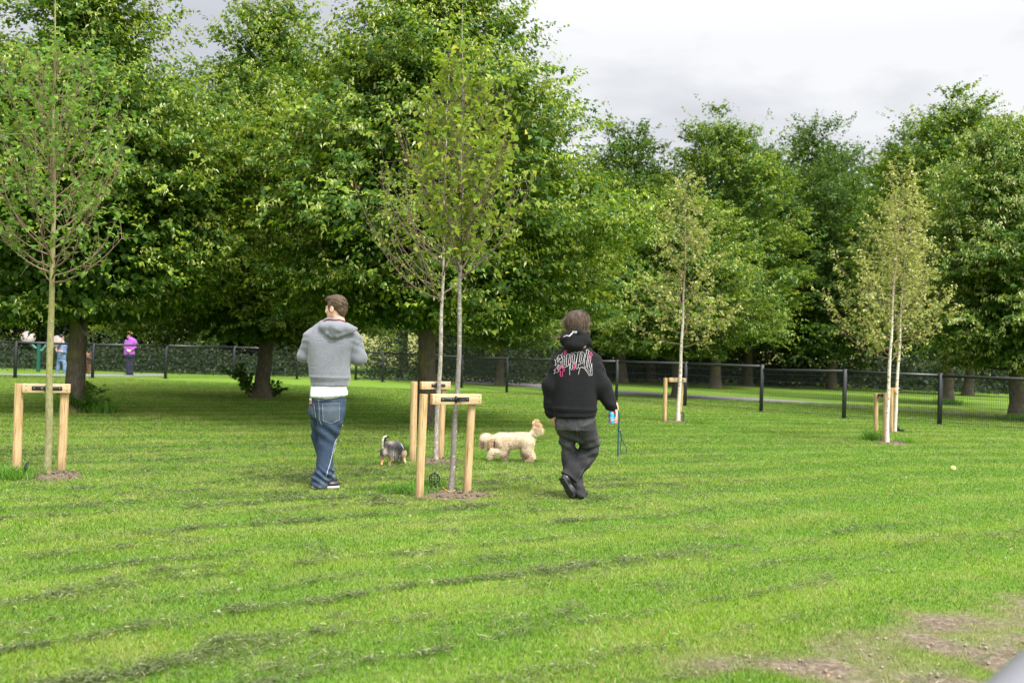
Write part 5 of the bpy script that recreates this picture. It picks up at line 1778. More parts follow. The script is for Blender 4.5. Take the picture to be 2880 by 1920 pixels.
jeans_w, BV_JW = cloth('jeans', JW, wom, BLKD, 0.006, 0.025, d_wj)
for a in ([(1612, 1172), (1620, 1195), (1625, 1230), (1628, 1248)], [(1668, 1172), (1676, 1190), (1680, 1215)], [(1578, 1328), (1600, 1346), (1618, 1362)], [(1655, 1296), (1640, 1320), (1622, 1352)]):
    mb = MB(); cloth_line(mb, BV_JW, a, .003, .002)
    if mb.n: mb.build('stitching', [GTHR], jeans_w, off=wom.location)
# lifted rear boot shows its tread; the front boot stands flat
h_, t_ = W(1576, 1342, -.045), W(1609, 1404, -.03); t_[2] = .012
up_, so_ = shoe_prims(h_, t_, (.75, .62, .25), w=.050)
sh_, _ = cloth('boot', up_, wom, SHOE, 0.005, 0.02)
so, _ = cloth('sole', so_, sh_, SOLEB, 0.004, 0.006, off=wom.location)
d = t_ - h_; L = np.linalg.norm(d); d /= L; up = np.array([.75, .62, .25]); up -= d * (up @ d); up /= np.linalg.norm(up); sd = np.cross(d, up)
mb = MB()
Rm = np.stack([sd, d, up], 1)
for i in range(9):
    if i in (3, 4): continue
    for s in (-1, 0, 1):
        mb.box(h_ + d * L * (.07 + .105 * i) + sd * s * .026 + up * .003, (.015, .014, .012), Rm)
tag(mb.build('tread', [SOLEB], sh_, off=wom.location))
h_, t_ = W(1618, 1404, .02), W(1647, 1404, .20); h_[2] = t_[2] = .004
up_, so_ = shoe_prims(h_, t_, (0, 0, 1), w=.048)
sh_, _ = cloth('boot', up_, wom, SHOE, 0.005, 0.02)
cloth('sole', so_, sh_, SOLEB, 0.004, 0.006, off=wom.location)
mb = MB()
for a, b in (((1737, 1150, -.07), .011), ((1732, 1157, -.075), .010)):
    mb.tube([W(*a) + [0, 0, .003], W(*a) - [0, 0, .003]], b, 12)
autosmooth(mb.build('ring', [plain('silver', (0.75, 0.75, 0.76), 0.25, 1.0)], wom))
for o in [c for t in (man, wom) for s in t.children for c in s.children]:
    pass

# ---- the can in her right hand
can = thing('drink_can', 'bright blue drink can with red fruit and orange lettering in the woman\'s right hand', 'can', CANB)
ax = CANT - CANB; ax /= np.linalg.norm(ax); yy = np.array([0, 1.0, 0]); xx = np.cross(yy, ax); xx /= np.linalg.norm(xx); yy = np.cross(ax, xx)
CR = np.stack([xx, yy, ax], 1)
t = NT('can_print')
o_ = t.obj()
n = t.noise(34, 2, 0.5, o_)
c = t.ramp(n, [(0.46, (0.01, 0.30, 0.75)), (0.52, (0.02, 0.42, 0.85))])
c = t.mix(t.ramp(t.noise(42, 1, 0.4, t.mapv(o_, (1, 1, .8), (1, 2, 3))), [(0.60, (0, 0, 0)), (0.63, (1, 1, 1))]), c, (0.55, 0.035, 0.02))
c = t.mix(t.ramp(t.noise(55, 1, 0.4, t.mapv(o_, (1, 1, .8), (3, 1, 2))), [(0.66, (0, 0, 0)), (0.68, (1, 1, 1))]), c, (0.02, 0.03, 0.16))
t.pbr(c, 0.25, 0.3)
CANM = t.m
ALU = plain('aluminium', (0.7, 0.7, 0.71), 0.3, 0.9)
mb = MB(); mb.lathe([(.0315, .008), (.0325, .012), (.0325, .106), (.027, .116)], 32, (0, 0, 0), CR)
autosmooth(mb.build('can_wall', [CANM], can, off=(0, 0, 0)))
mb = MB(); mb.lathe([(.0, .006), (.020, .006), (.0235, .0), (.0265, .002), (.0315, .0079)], 32, (0, 0, 0), CR); mb.lathe([(.027, .1161), (.0265, .1185), (.025, .1175), (.0, .115)], 32, (0, 0, 0), CR)
autosmooth(mb.build('rim', [ALU], can, off=(0, 0, 0)))


def wrap_text(body, size, zc, ang0, mat, name, parent, Rad=.0329):
    cu = bpy.data.curves.new(name, 'FONT'); cu.body = body; cu.size = size; cu.align_x = 'CENTER'; cu.resolution_u = 2
    ob = bpy.data.objects.new('tmp_text', cu); COL.objects.link(ob)
    dg = bpy.context.evaluated_depsgraph_get(); me = bpy.data.meshes.new_from_object(ob.evaluated_get(dg))
    bpy.data.objects.remove(ob)
    bm = bmesh.new(); bm.from_mesh(me); bmesh.ops.triangulate(bm, faces=bm.faces); bmesh.ops.subdivide_edges(bm, edges=bm.edges, cuts=1, use_grid_fill=True)
    for v in bm.verts:
        a = ang0 + v.co.x / Rad
        q = CR @ np.array([Rad * math.sin(a), -Rad * math.cos(a), zc + v.co.y])
        v.co = q
    bm.to_mesh(me); bm.free()
    me.materials.clear(); me.materials.append(mat)
    return link(name, me, parent)


wrap_text('JUICY', .021, .046, .28, plain('orange_ink', (0.80, 0.22, 0.02), .4), 'lettering', can)
wrap_text('HOPPY', .0165, .027, .20, plain('white_ink', (0.75, 0.75, 0.75), .4), 'lettering', can)

# ---- the dog lead hanging from the same hand
lead = thing('dog_lead', 'dark green dog lead with a loop and metal clip hanging from the woman\'s hand', 'dog lead', W(1741, 1230, -.06))
KL = lambda x, y, dy=0: W(1700 + x * .12121, 1130 + y * .12117, -.06 + dy)
GREENW = plain('green_webbing', (0.008, 0.062, 0.050), 0.7, 0, .2, 90)


def ribbon(mb, pts, w, th, mi=0):
    p = np.array(pts); T = np.gradient(p, axis=0); T /= np.linalg.norm(T, axis=1)[:, None]
    s = np.cross(T, [0, 1, 0]); s /= np.linalg.norm(s, axis=1)[:, None]
    w = np.broadcast_to(np.asarray(w, float), (len(p),))[:, None]
    n = np.array([0, th / 2, 0])
    V = np.stack([p - s * w / 2 - n, p + s * w / 2 - n, p + s * w / 2 + n, p - s * w / 2 + n], 1).reshape(-1, 3)
    mb.add(V, [[i * 4 + k, i * 4 + (k + 1) % 4, i * 4 + 4 + (k + 1) % 4, i * 4 + 4 + k] for i in range(len(p) - 1) for k in range(4)], mi)


mb = MB()
ribbon(mb, [KL(*p) for p in [(322, 200), (330, 255), (340, 330), (350, 400), (338, 470), (335, 540), (330, 610), (328, 680), (322, 900), (315, 1150), (316, 1260)]], [.012, .018, .020, .012, .010, .014, .014, .013, .0155, .0165, .0165], .004)
ribbon(mb, [KL(*p, .006) for p in [(345, 240), (348, 330), (330, 420), (338, 520), (352, 600), (362, 660), (378, 740), (388, 800)]], [.014, .012, .010, .012, .012, .012, .009, .008], .004)
autosmooth(mb.build('webbing', [GREENW], lead, smooth=False))
mb = MB()
lp = [(386, 760), (392, 850), (388, 930), (372, 1010), (364, 1080), (380, 1140), (420, 1180), (460, 1190), (500, 1165), (515, 1100), (500, 1030), (460, 970), (425, 910), (402, 850), (390, 790)]
t_ = np.linspace(0, len(lp) - 1, 50); lpx = np.interp(t_, range(len(lp)), [p[0] for p in lp]); lpy = np.interp(t_, range(len(lp)), [p[1] for p in lp])
mb.tube([KL(x, y, .003) for x, y in zip(lpx, lpy)], .0042, 8, caps=False)
mb.tube([KL(385, 745), KL(392, 765)], .009, 8); mb.tube([KL(325, 590), KL(330, 640)], .010, 8)
autosmooth(mb.build('hand_loop', [plain('dark_cord', (0.012, 0.035, 0.04), .6)], lead))
mb = MB()
mb.tube([KL(345, 655, -.006), KL(380, 645, -.006)], .010, 10); mb.tube([KL(355, 485), KL(362, 495)], .006, 8)
a_ = np.linspace(0, 2 * PI, 20)
mb.tube([KL(320 + 25 * math.cos(a), 1282 + 22 * math.sin(a)) for a in a_], .0022, 6, caps=False)
mb.tube([KL(322, 1290), KL(328, 1330)], [.006, .004], 8)
mb.tube([KL(328 + 26 * math.sin(a) * (1 if i < 18 else .6), 1372 - 48 * math.cos(a)) for i, a in enumerate(a_)], .003, 6, caps=False)
autosmooth(mb.build('clip', [plain('gunmetal', (0.30, 0.28, 0.26), 0.3, 0.9)], lead))
# ------------------------------------------------------------------ animals
def vcol_mat(name, rough=0.85, sheen=0.2):
    t = NT(name)
    c = t.n('ShaderNodeAttribute', attribute_name='col').outputs['Color']
    n = t.noise(70, 3, 0.7, t.obj())
    c2 = t.mix(1.0, c, t.ramp(n, [(0.3, (0.72, 0.72, 0.72)), (0.7, (1.15, 1.15, 1.15))]), 'MULTIPLY')
    t.pbr(c2, rough, 0, None, 0.15, sheen)
    return t.m


COAT = vcol_mat('dog_coat')


def fur(name, V, Q, colf, parent, n, length, flow, seed, width=.006, curl=0.0, jitter=0.5, keep=None, lift=0.55, flat=False):
    """short hair locks standing on a body mesh"""
    r = np.random.default_rng(seed)
    N = vnormals(V, Q)
    ar = np.linalg.norm(np.cross(V[Q[:, 2]] - V[Q[:, 0]], V[Q[:, 3]] - V[Q[:, 1]]), axis=1)
    f = r.choice(len(Q), n, p=ar / ar.sum())
    w = r.dirichlet([1, 1, 1, 1], n)
    p = (V[Q[f]] * w[:, :, None]).sum(1); nn = (N[Q[f]] * w[:, :, None]).sum(1)
    if keep is not None:
        k = keep(p); p, nn = p[k], nn[k]
    m = len(p)
    L = (length(p) if callable(length) else np.full(m, length)) * r.uniform(.6, 1.3, m)
    fl = flow(p) if callable(flow) else np.tile(np.array(flow, float), (m, 1))
    if flat: fl = fl - nn * np.sum(fl * nn, 1)[:, None]; fl /= np.linalg.norm(fl, axis=1)[:, None] + 1e-6
    d = nn * lift + fl + r.normal(0, jitter, (m, 3)) * .5
    d /= np.linalg.norm(d, axis=1)[:, None]
    d2 = d + fl * .8 - nn * .3 + r.normal(0, jitter + curl, (m, 3)) * .6
    d2 /= np.linalg.norm(d2, axis=1)[:, None]
    s = np.cross(d, r.normal(0, 1, (m, 3))); s /= np.linalg.norm(s, axis=1)[:, None]
    s *= width
    a = p - nn * .004; b = a + d * L[:, None] * .55; c = b + d2 * L[:, None] * .5
    W_ = np.stack([a - s * .7, a + s * .7, b + s, b - s, c], 1)
    I = np.arange(m)[:, None] * 5
    col = colf(p) * r.uniform(.62, 1.25, (m, 1))
    cc = np.repeat(col[:, None], 5, 1); cc[:, :2] *= .8; cc[:, 4] *= 1.1
    o = link(name, np_mesh(name, W_.reshape(-1, 3) - np.array(parent.location), [I + np.array([0, 1, 2, 3]), I + np.array([3, 2, 4])], [COAT], col=cc.reshape(-1, 3)), parent)
    return tag(o, kind='stuff')


def animal(prims, h, k, parent, colf, disp=None):
    V, Q = solid(prims, h, k)
    if disp is not None:
        N = vnormals(V, Q); V = V + N * disp(V)[:, None]
    link('body', np_mesh('body', V - np.array(parent.location), Q, [COAT], smooth=True, col=colf(V)), parent)
    return V, Q


# hair locks on the two walkers' heads
def hcol(lo, hi):
    def f(p):
        n = fbm(p[:, 0] * 60 + p[:, 1] * 40, p[:, 2] * 8, 3)[:, None]
        return np.array(lo) * (1 - n) + np.array(hi) * n
    return f


def parting(c, down, side):
    def f(p):
        q = p - np.array(c)
        t = q * [1, 1, 0]; t /= np.linalg.norm(t, axis=1)[:, None] + 1e-6
        up = np.clip(q[:, 2:3] / .12, 0, 1)
        return t * up * .9 + np.array([0, 0, -down]) * (1 - up * .6) + np.array(side) * up
    return f


fur('hair_locks', *HAIR_M, hcol((.018, .011, .007), (.15, .095, .055)), hair_m, 6000, .026, parting(HMc, .9, (.5, -.3, 0)), 90, .0012, 0, .16, None, .10, True)
fur('hair_locks', *HAIR_W, hcol((.030, .019, .015), (.20, .135, .100)), hair_w, 6000, .060, parting(HWc, 1.3, (0, 0, 0)), 91, .0013, 0, .12, None, .05, True)
for o, t_ in ((hair_m, man), (hair_w, wom)):
    for c in o.children:
        if c.name.startswith('hair_locks'): c.location = -Vector(t_.location)

def to_px(V):
    c = (np.asarray(V) - np.array([0, 0, CAM_H])) @ np.array(CAM_R)
    return 1440 + F * c[:, 0] / -c[:, 2], 960 - F * c[:, 1] / -c[:, 2]


# ---- curly cream dog
YD = 12.4
D = lambda x, y, dy=0.0: pt(1340 + x * .09565, 1160 + y * .09566, YD + dy)
SC = 12.4 / 2800 * .09565        # metres per crop pixel
dog = thing('dog', 'curly cream coloured dog trotting left with a paw lifted and plumed tail up', 'dog', G(1450, 1296))
pr = [(sdf_loft([(D(470, 830), 150 * SC, .070), (D(620, 830), 215 * SC, .088), (D(800, 835), 240 * SC, .098), (D(1050, 820), 225 * SC, .096), (D(1300, 800), 215 * SC, .090), (D(1480, 800), 205 * SC, .088), (D(1580, 800), 150 * SC, .07)], (0, 0, 1)), .04),
      (sdf_ell(D(310, 790), [175 * SC, .068, 175 * SC]), .03), (sdf_cone(D(230, 900), D(135, 935), 95 * SC, 62 * SC), .03), (sdf_cone(D(300, 980), D(290, 1030), 90 * SC, 62 * SC), .02), (sdf_ell(D(230, 760), [110 * SC, .06, 100 * SC]), .03),
      (sdf_ell(D(440, 880, -.055), [80 * SC, .028, 150 * SC]), .012), (sdf_ell(D(440, 880, .055), [80 * SC, .028, 150 * SC]), .012),
      # near foreleg lifted and bent, far foreleg on the ground
      (sdf_cone(D(800, 980, -.05), D(760, 1150, -.055), 130 * SC, 95 * SC), .04), (sdf_cone(D(760, 1150, -.055), D(470, 1140, -.06), 92 * SC, 82 * SC), .03), (sdf_cone(D(470, 1140, -.06), D(395, 1290, -.06), 84 * SC, 70 * SC), .02), (sdf_ell(D(375, 1320, -.06), [55 * SC, .024, 45 * SC]), .02),
      (sdf_cone(D(850, 1050, .05), D(845, 1330, .05), 105 * SC, 78 * SC), .03), (sdf_ell(D(770, 1365, .05), [95 * SC, .026, 38 * SC]), .02),
      # near hind leg: stifle forward, hock back
      (sdf_cone(D(1500, 900, -.045), D(1500, 1080, -.055), 185 * SC, 140 * SC), .04), (sdf_cone(D(1490, 1090, -.055), D(1620, 1290, -.055), 125 * SC, 88 * SC), .03), (sdf_cone(D(1620, 1290, -.055), D(1560, 1395, -.055), 86 * SC, 66 * SC), .02), (sdf_ell(D(1520, 1412, -.055), [95 * SC, .028, 36 * SC]), .02),
      (sdf_cone(D(1450, 1000, .05), D(1400, 1180, .055), 130 * SC, 100 * SC), .03), (sdf_cone(D(1400, 1180, .055), D(1455, 1290, .055), 90 * SC, 74 * SC), .02), (sdf_cone(D(1455, 1290, .055), D(1410, 1350, .055), 70 * SC, 58 * SC), .02),
      # tail
      (sdf_cone(D(1560, 660), D(1640, 590), 56 * SC, 46 * SC), .03), (sdf_cone(D(1640, 590), D(1705, 450), 44 * SC, 36 * SC), .03), (sdf_cone(D(1705, 450), D(1700, 290), 36 * SC, 32 * SC), .02), (sdf_cone(D(1700, 290), D(1735, 205), 30 * SC, 22 * SC), .02)]
xD = lambda V: (to_px(V)[0] - 1340) / .09565
zD = lambda V: (to_px(V)[1] - 1160) / .09566


def col_cream(V):
    x, z = xD(V), zD(V)
    n = fbm(V[:, 0] * 30, V[:, 2] * 30 + V[:, 1] * 17, 3)[:, None]
    c = np.array([.72, .54, .36]) * (1 - n) + np.array([.86, .74, .57]) * n
    tan = np.array([.55, .30, .13])
    def blend(c, t, m): return c * (1 - m[:, None]) + np.array(t) * m[:, None]
    c = blend(c, tan, np.exp(-(((x - 440) / 90) ** 2 + ((z - 880) / 150) ** 2)) * .75)
    c = blend(c, (.36, .19, .10), np.exp(-(((x - 160) / 90) ** 2 + ((z - 930) / 90) ** 2)) * .7)
    c = blend(c, (.74, .47, .26), np.clip((x - 1600) / 120, 0, 1) * np.clip((560 - z) / 250, 0, 1) * .8)
    c = blend(c, (.50, .31, .18), np.clip((z - 1150) / 250, 0, 1) * .45)
    return c


V, Q = animal(pr, .0055, .03, dog, col_cream, lambda V: .004 * fold3(V, 31, 60) + .003 * fold3(V, 32, 140))
fur('fur', V, Q, col_cream, dog, 34000, .024, (.25, 0, -.5), 5, .0023, .5, .5)
tl = lambda p: (xD(p) > 1640) & (zD(p) < 660)
fur('tail_plume', V, Q, col_cream, dog, 64000, lambda p: .022 + .085 * np.exp(-((zD(p) - 430) / 210) ** 2), (1.0, 0, -.45), 6, .0013, .1, .30, tl, .25)
NOSE = plain('dog_nose', (.012, .010, .010), .3)
mb = MB()
def blob(c, r, n=12): 
    a = np.linspace(-PI / 2, PI / 2, 8); return mb.lathe([(max(.0003, r * math.cos(t)), r * math.sin(t)) for t in a], n, c)
blob(D(104, 955), .013); autosmooth(mb.build('nose', [NOSE], dog))
mb = MB(); blob(D(205, 893, -.058), .0085); autosmooth(mb.build('eye', [NOSE], dog))
mb = MB(); blob(D(205, 893, .058), .0085); autosmooth(mb.build('eye', [NOSE], dog))
mb = MB(); mb.tube([D(230, 1020, -.0), D(190, 1035, -.0), D(162, 1072, -.0)], [.014, .013, .008], 8); autosmooth(mb.build('tongue', [plain('tongue_pink', (.45, .14, .15), .35)], dog))
mb = MB()
a = np.linspace(0, 2 * PI, 24)
mb.tube([D(535, 880) + np.array([.012 * math.sin(t), .082 * math.cos(t), .080 * math.sin(t)]) for t in a], .009, 8, caps=False)
autosmooth(mb.build('collar', [plain('dark_collar', (.02, .016, .014), .6)], dog))

# ---- small black and tan dog, seen from behind
YB = 11.55
B = lambda x, y, dy=0.0: pt(1060 + x * .07018, 1210 + y * .07016, YB + dy)
SB = YB / 2800 * .07017
bdog = thing('dog', 'small black and tan dog sniffing the grass, seen from behind with curled tail', 'dog', G(1105, 1306))
pr = [(sdf_loft([(B(300, 760, -.10), .040, .060), (B(400, 730, -.07), .062, .072), (B(560, 700, -.01), .078, .082), (B(760, 740, .08), .084, .090), (B(900, 820, .15), .074, .085), (B(1000, 900, .20), .055, .06)], (1, 0, 0)), .03),
      (sdf_ell(B(300, 830, -.10), [.036, .045, .055]), .03),
      (sdf_cone(B(265, 850, -.10), B(215, 1020, -.10), .036, .024), .02), (sdf_cone(B(215, 1020, -.10), B(235, 1130, -.075), .022, .016), .015), (sdf_cone(B(235, 1130, -.075), B(195, 1320, -.09), .0155, .012), .01), (sdf_ell(B(190, 1345, -.10), [.015, .022, .010]), .01),
      (sdf_cone(B(510, 860, -.02), B(545, 1010, -.03), .052, .034), .02), (sdf_cone(B(545, 1010, -.03), B(580, 1090, .0), .028, .019), .015), (sdf_cone(B(580, 1090, .0), B(500, 1340, -.02), .0175, .012), .01), (sdf_ell(B(505, 1372, -.03), [.015, .024, .010]), .01),
      (sdf_cone(B(1010, 830, .17), B(1060, 1030, .17), .036, .022), .02), (sdf_cone(B(1060, 1030, .17), B(1120, 1260, .17), .018, .012), .01), (sdf_ell(B(1135, 1285, .165), [.014, .022, .010]), .01),
      (sdf_cone(B(820, 900, .20), B(800, 1180, .24), .03, .014), .02),
      (sdf_ell(B(960, 1010, .28), [.042, .055, .045]), .02), (sdf_cone(B(985, 1060, .31), B(1010, 1150, .35), .028, .016), .02), (sdf_ell(B(900, 1010, .27), [.012, .02, .035]), .01), (sdf_ell(B(1030, 1000, .28), [.012, .02, .035]), .01),
      (sdf_cone(B(300, 700, -.12), B(265, 560, -.14), .020, .019), .015), (sdf_cone(B(265, 560, -.14), B(262, 420, -.15), .018, .018), .01), (sdf_cone(B(262, 420, -.15), B(310, 290, -.15), .017, .017), .01), (sdf_cone(B(310, 290, -.15), B(390, 245, -.14), .016, .014), .01), (sdf_cone(B(390, 245, -.14), B(505, 250, -.13), .012, .004), .01)]
xB = lambda V: (to_px(V)[0] - 1060) / .07018
zB = lambda V: (to_px(V)[1] - 1210) / .07016


def col_black(V):
    x, z = xB(V), zB(V)
    n = fbm(V[:, 0] * 50, V[:, 2] * 25 + V[:, 1] * 19, 3)[:, None]
    c = np.array([.010, .009, .010]) * (1 - n) + np.array([.075, .065, .065]) * n
    def blend(c, t, m): m = np.clip(m, 0, 1)[:, None]; return c * (1 - m) + np.array(t) * m
    c = blend(c, (.58, .53, .48), np.exp(-(((x - 620) / 190) ** 2 + ((z - 910) / 140) ** 2)) * .9)
    c = blend(c, (.40, .36, .32), np.exp(-(((x - 560) / 120) ** 2 + ((z - 480) / 70) ** 2)) * .5)
    c = blend(c, (.72, .62, .52), np.exp(-(((x - 320) / 75) ** 2 + ((z - 850) / 130) ** 2)) * 1.1)
    c = blend(c, (.72, .63, .55), ((x < 272 + np.clip(400 - z, 0, 200) * .25) & (z < 700)) * 1.0)
    c = blend(c, (.72, .63, .52), ((z < 255) & (x > 280) & (x < 400)) * .9)
    c = blend(c, (.66, .36, .20), np.clip((z - 980) / 100, 0, 1) * ((x < 330) | ((x > 430) & (x < 680)) | (x > 1000)) * .9)
    c = blend(c, (.68, .48, .33), np.clip((x - 980) / 40, 0, 1) * np.clip((z - 720) / 80, 0, 1) * .9)
    c = blend(c, (.66, .56, .46), np.exp(-(((x - 640) / 35) ** 2)) * np.clip((z - 720) / 120, 0, 1) * .8)
    return c


V, Q = animal(pr, .0045, .02, bdog, col_black, lambda V: .002 * fold3(V, 41, 90))
fur('fur', V, Q, col_black, bdog, 15000, lambda p: np.where((zB(p) > 960) | ((zB(p) < 620) & (xB(p) < 345)) | ((zB(p) < 330) & (xB(p) < 540)), .009, .028), (.2, .1, -.8), 7, .0022, .1, .35, None, .3)
bel = lambda p: (zB(p) > 880) & (xB(p) > 560) & (xB(p) < 960) & (zB(p) < 1040)
fur('belly_fringe', V, Q, lambda p: col_black(p) * .5 + np.array([.16, .14, .12]), bdog, 5000, .055, (.05, 0, -1.0), 8, .0022, .1, .25, bel, .1)
mb = MB()
hs = [B(935, 560, .08), B(985, 640, .075), B(1025, 735, .085), B(1000, 830, .065), B(955, 920, .055), B(905, 1005, .06)]
c0 = B(880, 790, .13)
mb.tube([p + (p - c0) / np.linalg.norm(p - c0) * .012 for p in hs], .0085, 8)
autosmooth(mb.build('harness', [plain('pale_blue_webbing', (.36, .46, .58), .7)], bdog))

# ------------------------------------------------------------------ people and a dog far behind the fence
def far_person(name, label, prims_body, base, pieces):
    t = thing('person', label, 'person', base)
    body_mesh('body', prims_body, t, SKIN, .010)
    for nm, prims, mat in pieces:
        cloth(nm, prims, t, mat, .012, .03, lambda V: .008 * fold3(V, 51, 14))
    return t


YP = 38.5
S2 = lambda x, y, dy=0.0: pt(x * .18707, 900 + y * .18707, YP + dy)
HC = S2(1945, 222)
HR_ = rotz(math.radians(80))
bp = head_prims(HC, HR_, 1.0)
bp += [(sdf_loft([(S2(1950, 520), .14, .11), (S2(1955, 400), .14, .11), (S2(1960, 300), .15, .10), (S2(1955, 265), .06, .06)]), .03),
       (sdf_cone(S2(2015, 310), S2(2062, 385, .03), .045, .038), .03), (sdf_cone(S2(2062, 385, .03), S2(1965, 455, -.14), .036, .026), .02),
       (sdf_cone(S2(1905, 310), S2(1885, 400, .0), .045, .038), .03), (sdf_cone(S2(1885, 400), S2(1920, 450, -.16), .036, .026), .02),
       (sdf_cone(S2(1925, 540), S2(1930, 790), .06, .04), .03), (sdf_cone(S2(1968, 540, .03), S2(1965, 790, .03), .06, .04), .03)]
bp += hand_prims(S2(1965, 455, -.14), [-1, -.3, -.1], [0, .2, -1], 1, .6, 1.0)
bp += hand_prims(S2(1920, 450, -.16), [.8, -.3, -.3], [0, .2, -1], -1, .6, 1.0)
PURP = knit('purple_fleece', (0.22, 0.045, 0.30), (0.42, 0.12, 0.52), 30)
NAVY = plain('navy_cloth', (0.008, 0.012, 0.030), .8, 0, .3, 8)
BLOND = hair_mat('blond_hair', (0.25, 0.15, 0.06), (0.52, 0.36, 0.19))
qq = lambda x, y, z: HC + HR_ @ np.array([x, y, z])
far_person('person', 'fair haired woman in a purple fleece and navy trousers standing beyond the fence', bp, G(365, 1052.5), [
    ('hair', [(sdf_ell(qq(0, -.02, .045), [.092, .105, .095], HR_), .02), (sdf_ell(qq(0, -.075, -.02), [.07, .05, .06], HR_), .02), (sdf_ell(qq(0, .115, -.02), [.08, .06, .075], HR_), .01, 'cut')], BLOND),
    ('fleece', [(sdf_loft([(S2(1945, 522), .205, .15), (S2(1945, 440), .19, .15), (S2(1955, 360), .175, .14), (S2(1962, 300), .17, .12), (S2(1955, 265), .09, .09), (S2(1952, 250), .075, .075)]), .03), (sdf_cone(S2(2020, 315), S2(2062, 385, .03), .075, .062), .04), (sdf_cone(S2(2062, 385, .03), S2(1985, 445, -.12), .06, .045), .03), (sdf_cone(S2(1905, 315), S2(1885, 400), .07, .06), .04), (sdf_cone(S2(1885, 400), S2(1912, 445, -.13), .06, .045), .03)], PURP),
    ('trousers', [(sdf_loft([(S2(1948, 500), .165, .13), (S2(1948, 560), .17, .14)]), .03), (sdf_loft([(S2(1922, 560), .10, .11), (S2(1930, 680), .09, .10), (S2(1932, 812), .085, .10)]), .02), (sdf_loft([(S2(1975, 560, .03), .10, .11), (S2(1972, 680, .03), .09, .10), (S2(1966, 812, .03), .085, .10)]), .02)], NAVY),
    ('shoe', [(sdf_ell(S2(1915, 822, -.02), [.13, .05, .04]), .02)], SHOE), ('shoe', [(sdf_ell(S2(1962, 820, .06), [.13, .05, .04]), .02)], SHOE)])

HC = S2(925, 262)
HR_ = rotz(math.radians(65))
bp = head_prims(HC, HR_, .95)
bp += [(sdf_loft([(S2(925, 590), .14, .10), (S2(930, 480), .13, .10), (S2(935, 370), .15, .09), (S2(930, 320), .06, .06)]), .03),
       (sdf_cone(S2(890, 380), S2(868, 480, -.02), .042, .036), .03), (sdf_cone(S2(868, 480, -.02), S2(848, 455, -.25), .034, .025), .02),
       (sdf_cone(S2(970, 380), S2(975, 490, -.02), .042, .036), .03), (sdf_cone(S2(975, 490, -.02), S2(930, 470, -.25), .034, .025), .02),
       (sdf_cone(S2(890, 590), S2(862, 800), .08, .045), .03), (sdf_cone(S2(955, 590), S2(975, 800), .08, .045), .03)]
bp += hand_prims(S2(848, 455, -.25), [-.2, -.3, .9], [.9, 0, 0], 1, .8, 1.0)
bp += hand_prims(S2(930, 470, -.25), [-.6, -.3, .3], [0, 0, -1], 1, .8, 1.0)
LDEN = denim('light_denim', (0.08, 0.13, 0.23), (0.14, 0.21, 0.36), (0.24, 0.33, 0.48), (0.32, 0.40, 0.54))
far_person('person', 'person in pale denim jacket and jeans beyond the fence, half hidden by lime trunk', bp, G(170, 1056), [
    ('cap', [(sdf_ell(HC + [0, 0, .045], [.10, .11, .085]), .02), (sdf_ell(HC + HR_ @ np.array([0, .12, .05]), [.06, .06, .012]), .01)], NAVY),
    ('jacket', [(sdf_loft([(S2(925, 590), .165, .13), (S2(928, 480), .165, .13), (S2(935, 380), .18, .12), (S2(932, 330), .09, .08)]), .03), (sdf_cone(S2(885, 385), S2(866, 480, -.02), .062, .054), .03), (sdf_cone(S2(866, 480, -.02), S2(852, 462, -.2), .052, .04), .02), (sdf_cone(S2(975, 385), S2(978, 490, -.02), .062, .054), .03), (sdf_cone(S2(978, 490, -.02), S2(940, 475, -.2), .052, .04), .02)], LDEN),
    ('jeans', [(sdf_loft([(S2(925, 570), .16, .12), (S2(925, 620), .165, .13)]), .03), (sdf_loft([(S2(890, 620), .09, .10), (S2(872, 720), .075, .085), (S2(860, 810), .07, .08)]), .02), (sdf_loft([(S2(960, 620), .09, .10), (S2(975, 720), .075, .085), (S2(975, 810), .07, .08)]), .02)], LDEN),
    ('shoe', [(sdf_ell(S2(845, 832, -.05), [.10, .06, .045]), .02)], SHOE), ('shoe', [(sdf_ell(S2(965, 832, -.05), [.10, .06, .045]), .02)], SHOE)])

gs = thing('dog', 'large brown and black shepherd dog standing beyond the fence beside the lime trunk', 'dog', G(243, 1055))
pr = [(sdf_loft([(S2(1290, 640, -.1), .13, .16), (S2(1280, 660, .2), .14, .17), (S2(1265, 680, .5), .13, .16)], (1, 0, 0)), .05), (sdf_cone(S2(1300, 640, -.15), S2(1325, 550, -.22), .11, .085), .04),
      (sdf_ell(S2(1330, 535, -.25), [.085, .11, .085]), .03), (sdf_cone(S2(1340, 560, -.30), S2(1365, 580, -.42), .052, .035), .02), (sdf_cone(S2(1312, 510, -.22), S2(1308, 470, -.22), .03, .008), .01), (sdf_cone(S2(1352, 510, -.22), S2(1360, 470, -.22), .03, .008), .01)]
for x, dy in ((1255, -.15), (1335, -.15), (1240, .5), (1310, .5)):
    pr += [(sdf_cone(S2(x, 690, dy), S2(x + 2, 760, dy + (.04 if dy > 0 else 0)), .065, .04), .03), (sdf_cone(S2(x + 2, 760, dy + (.04 if dy > 0 else 0)), S2(x, 825, dy), .036, .030), .02), (sdf_ell(S2(x, 830, dy - .04), [.04, .06, .025]), .02)]
pr += [(sdf_cone(S2(1250, 670, .62), S2(1235, 760, .75), .04, .03), .02)]


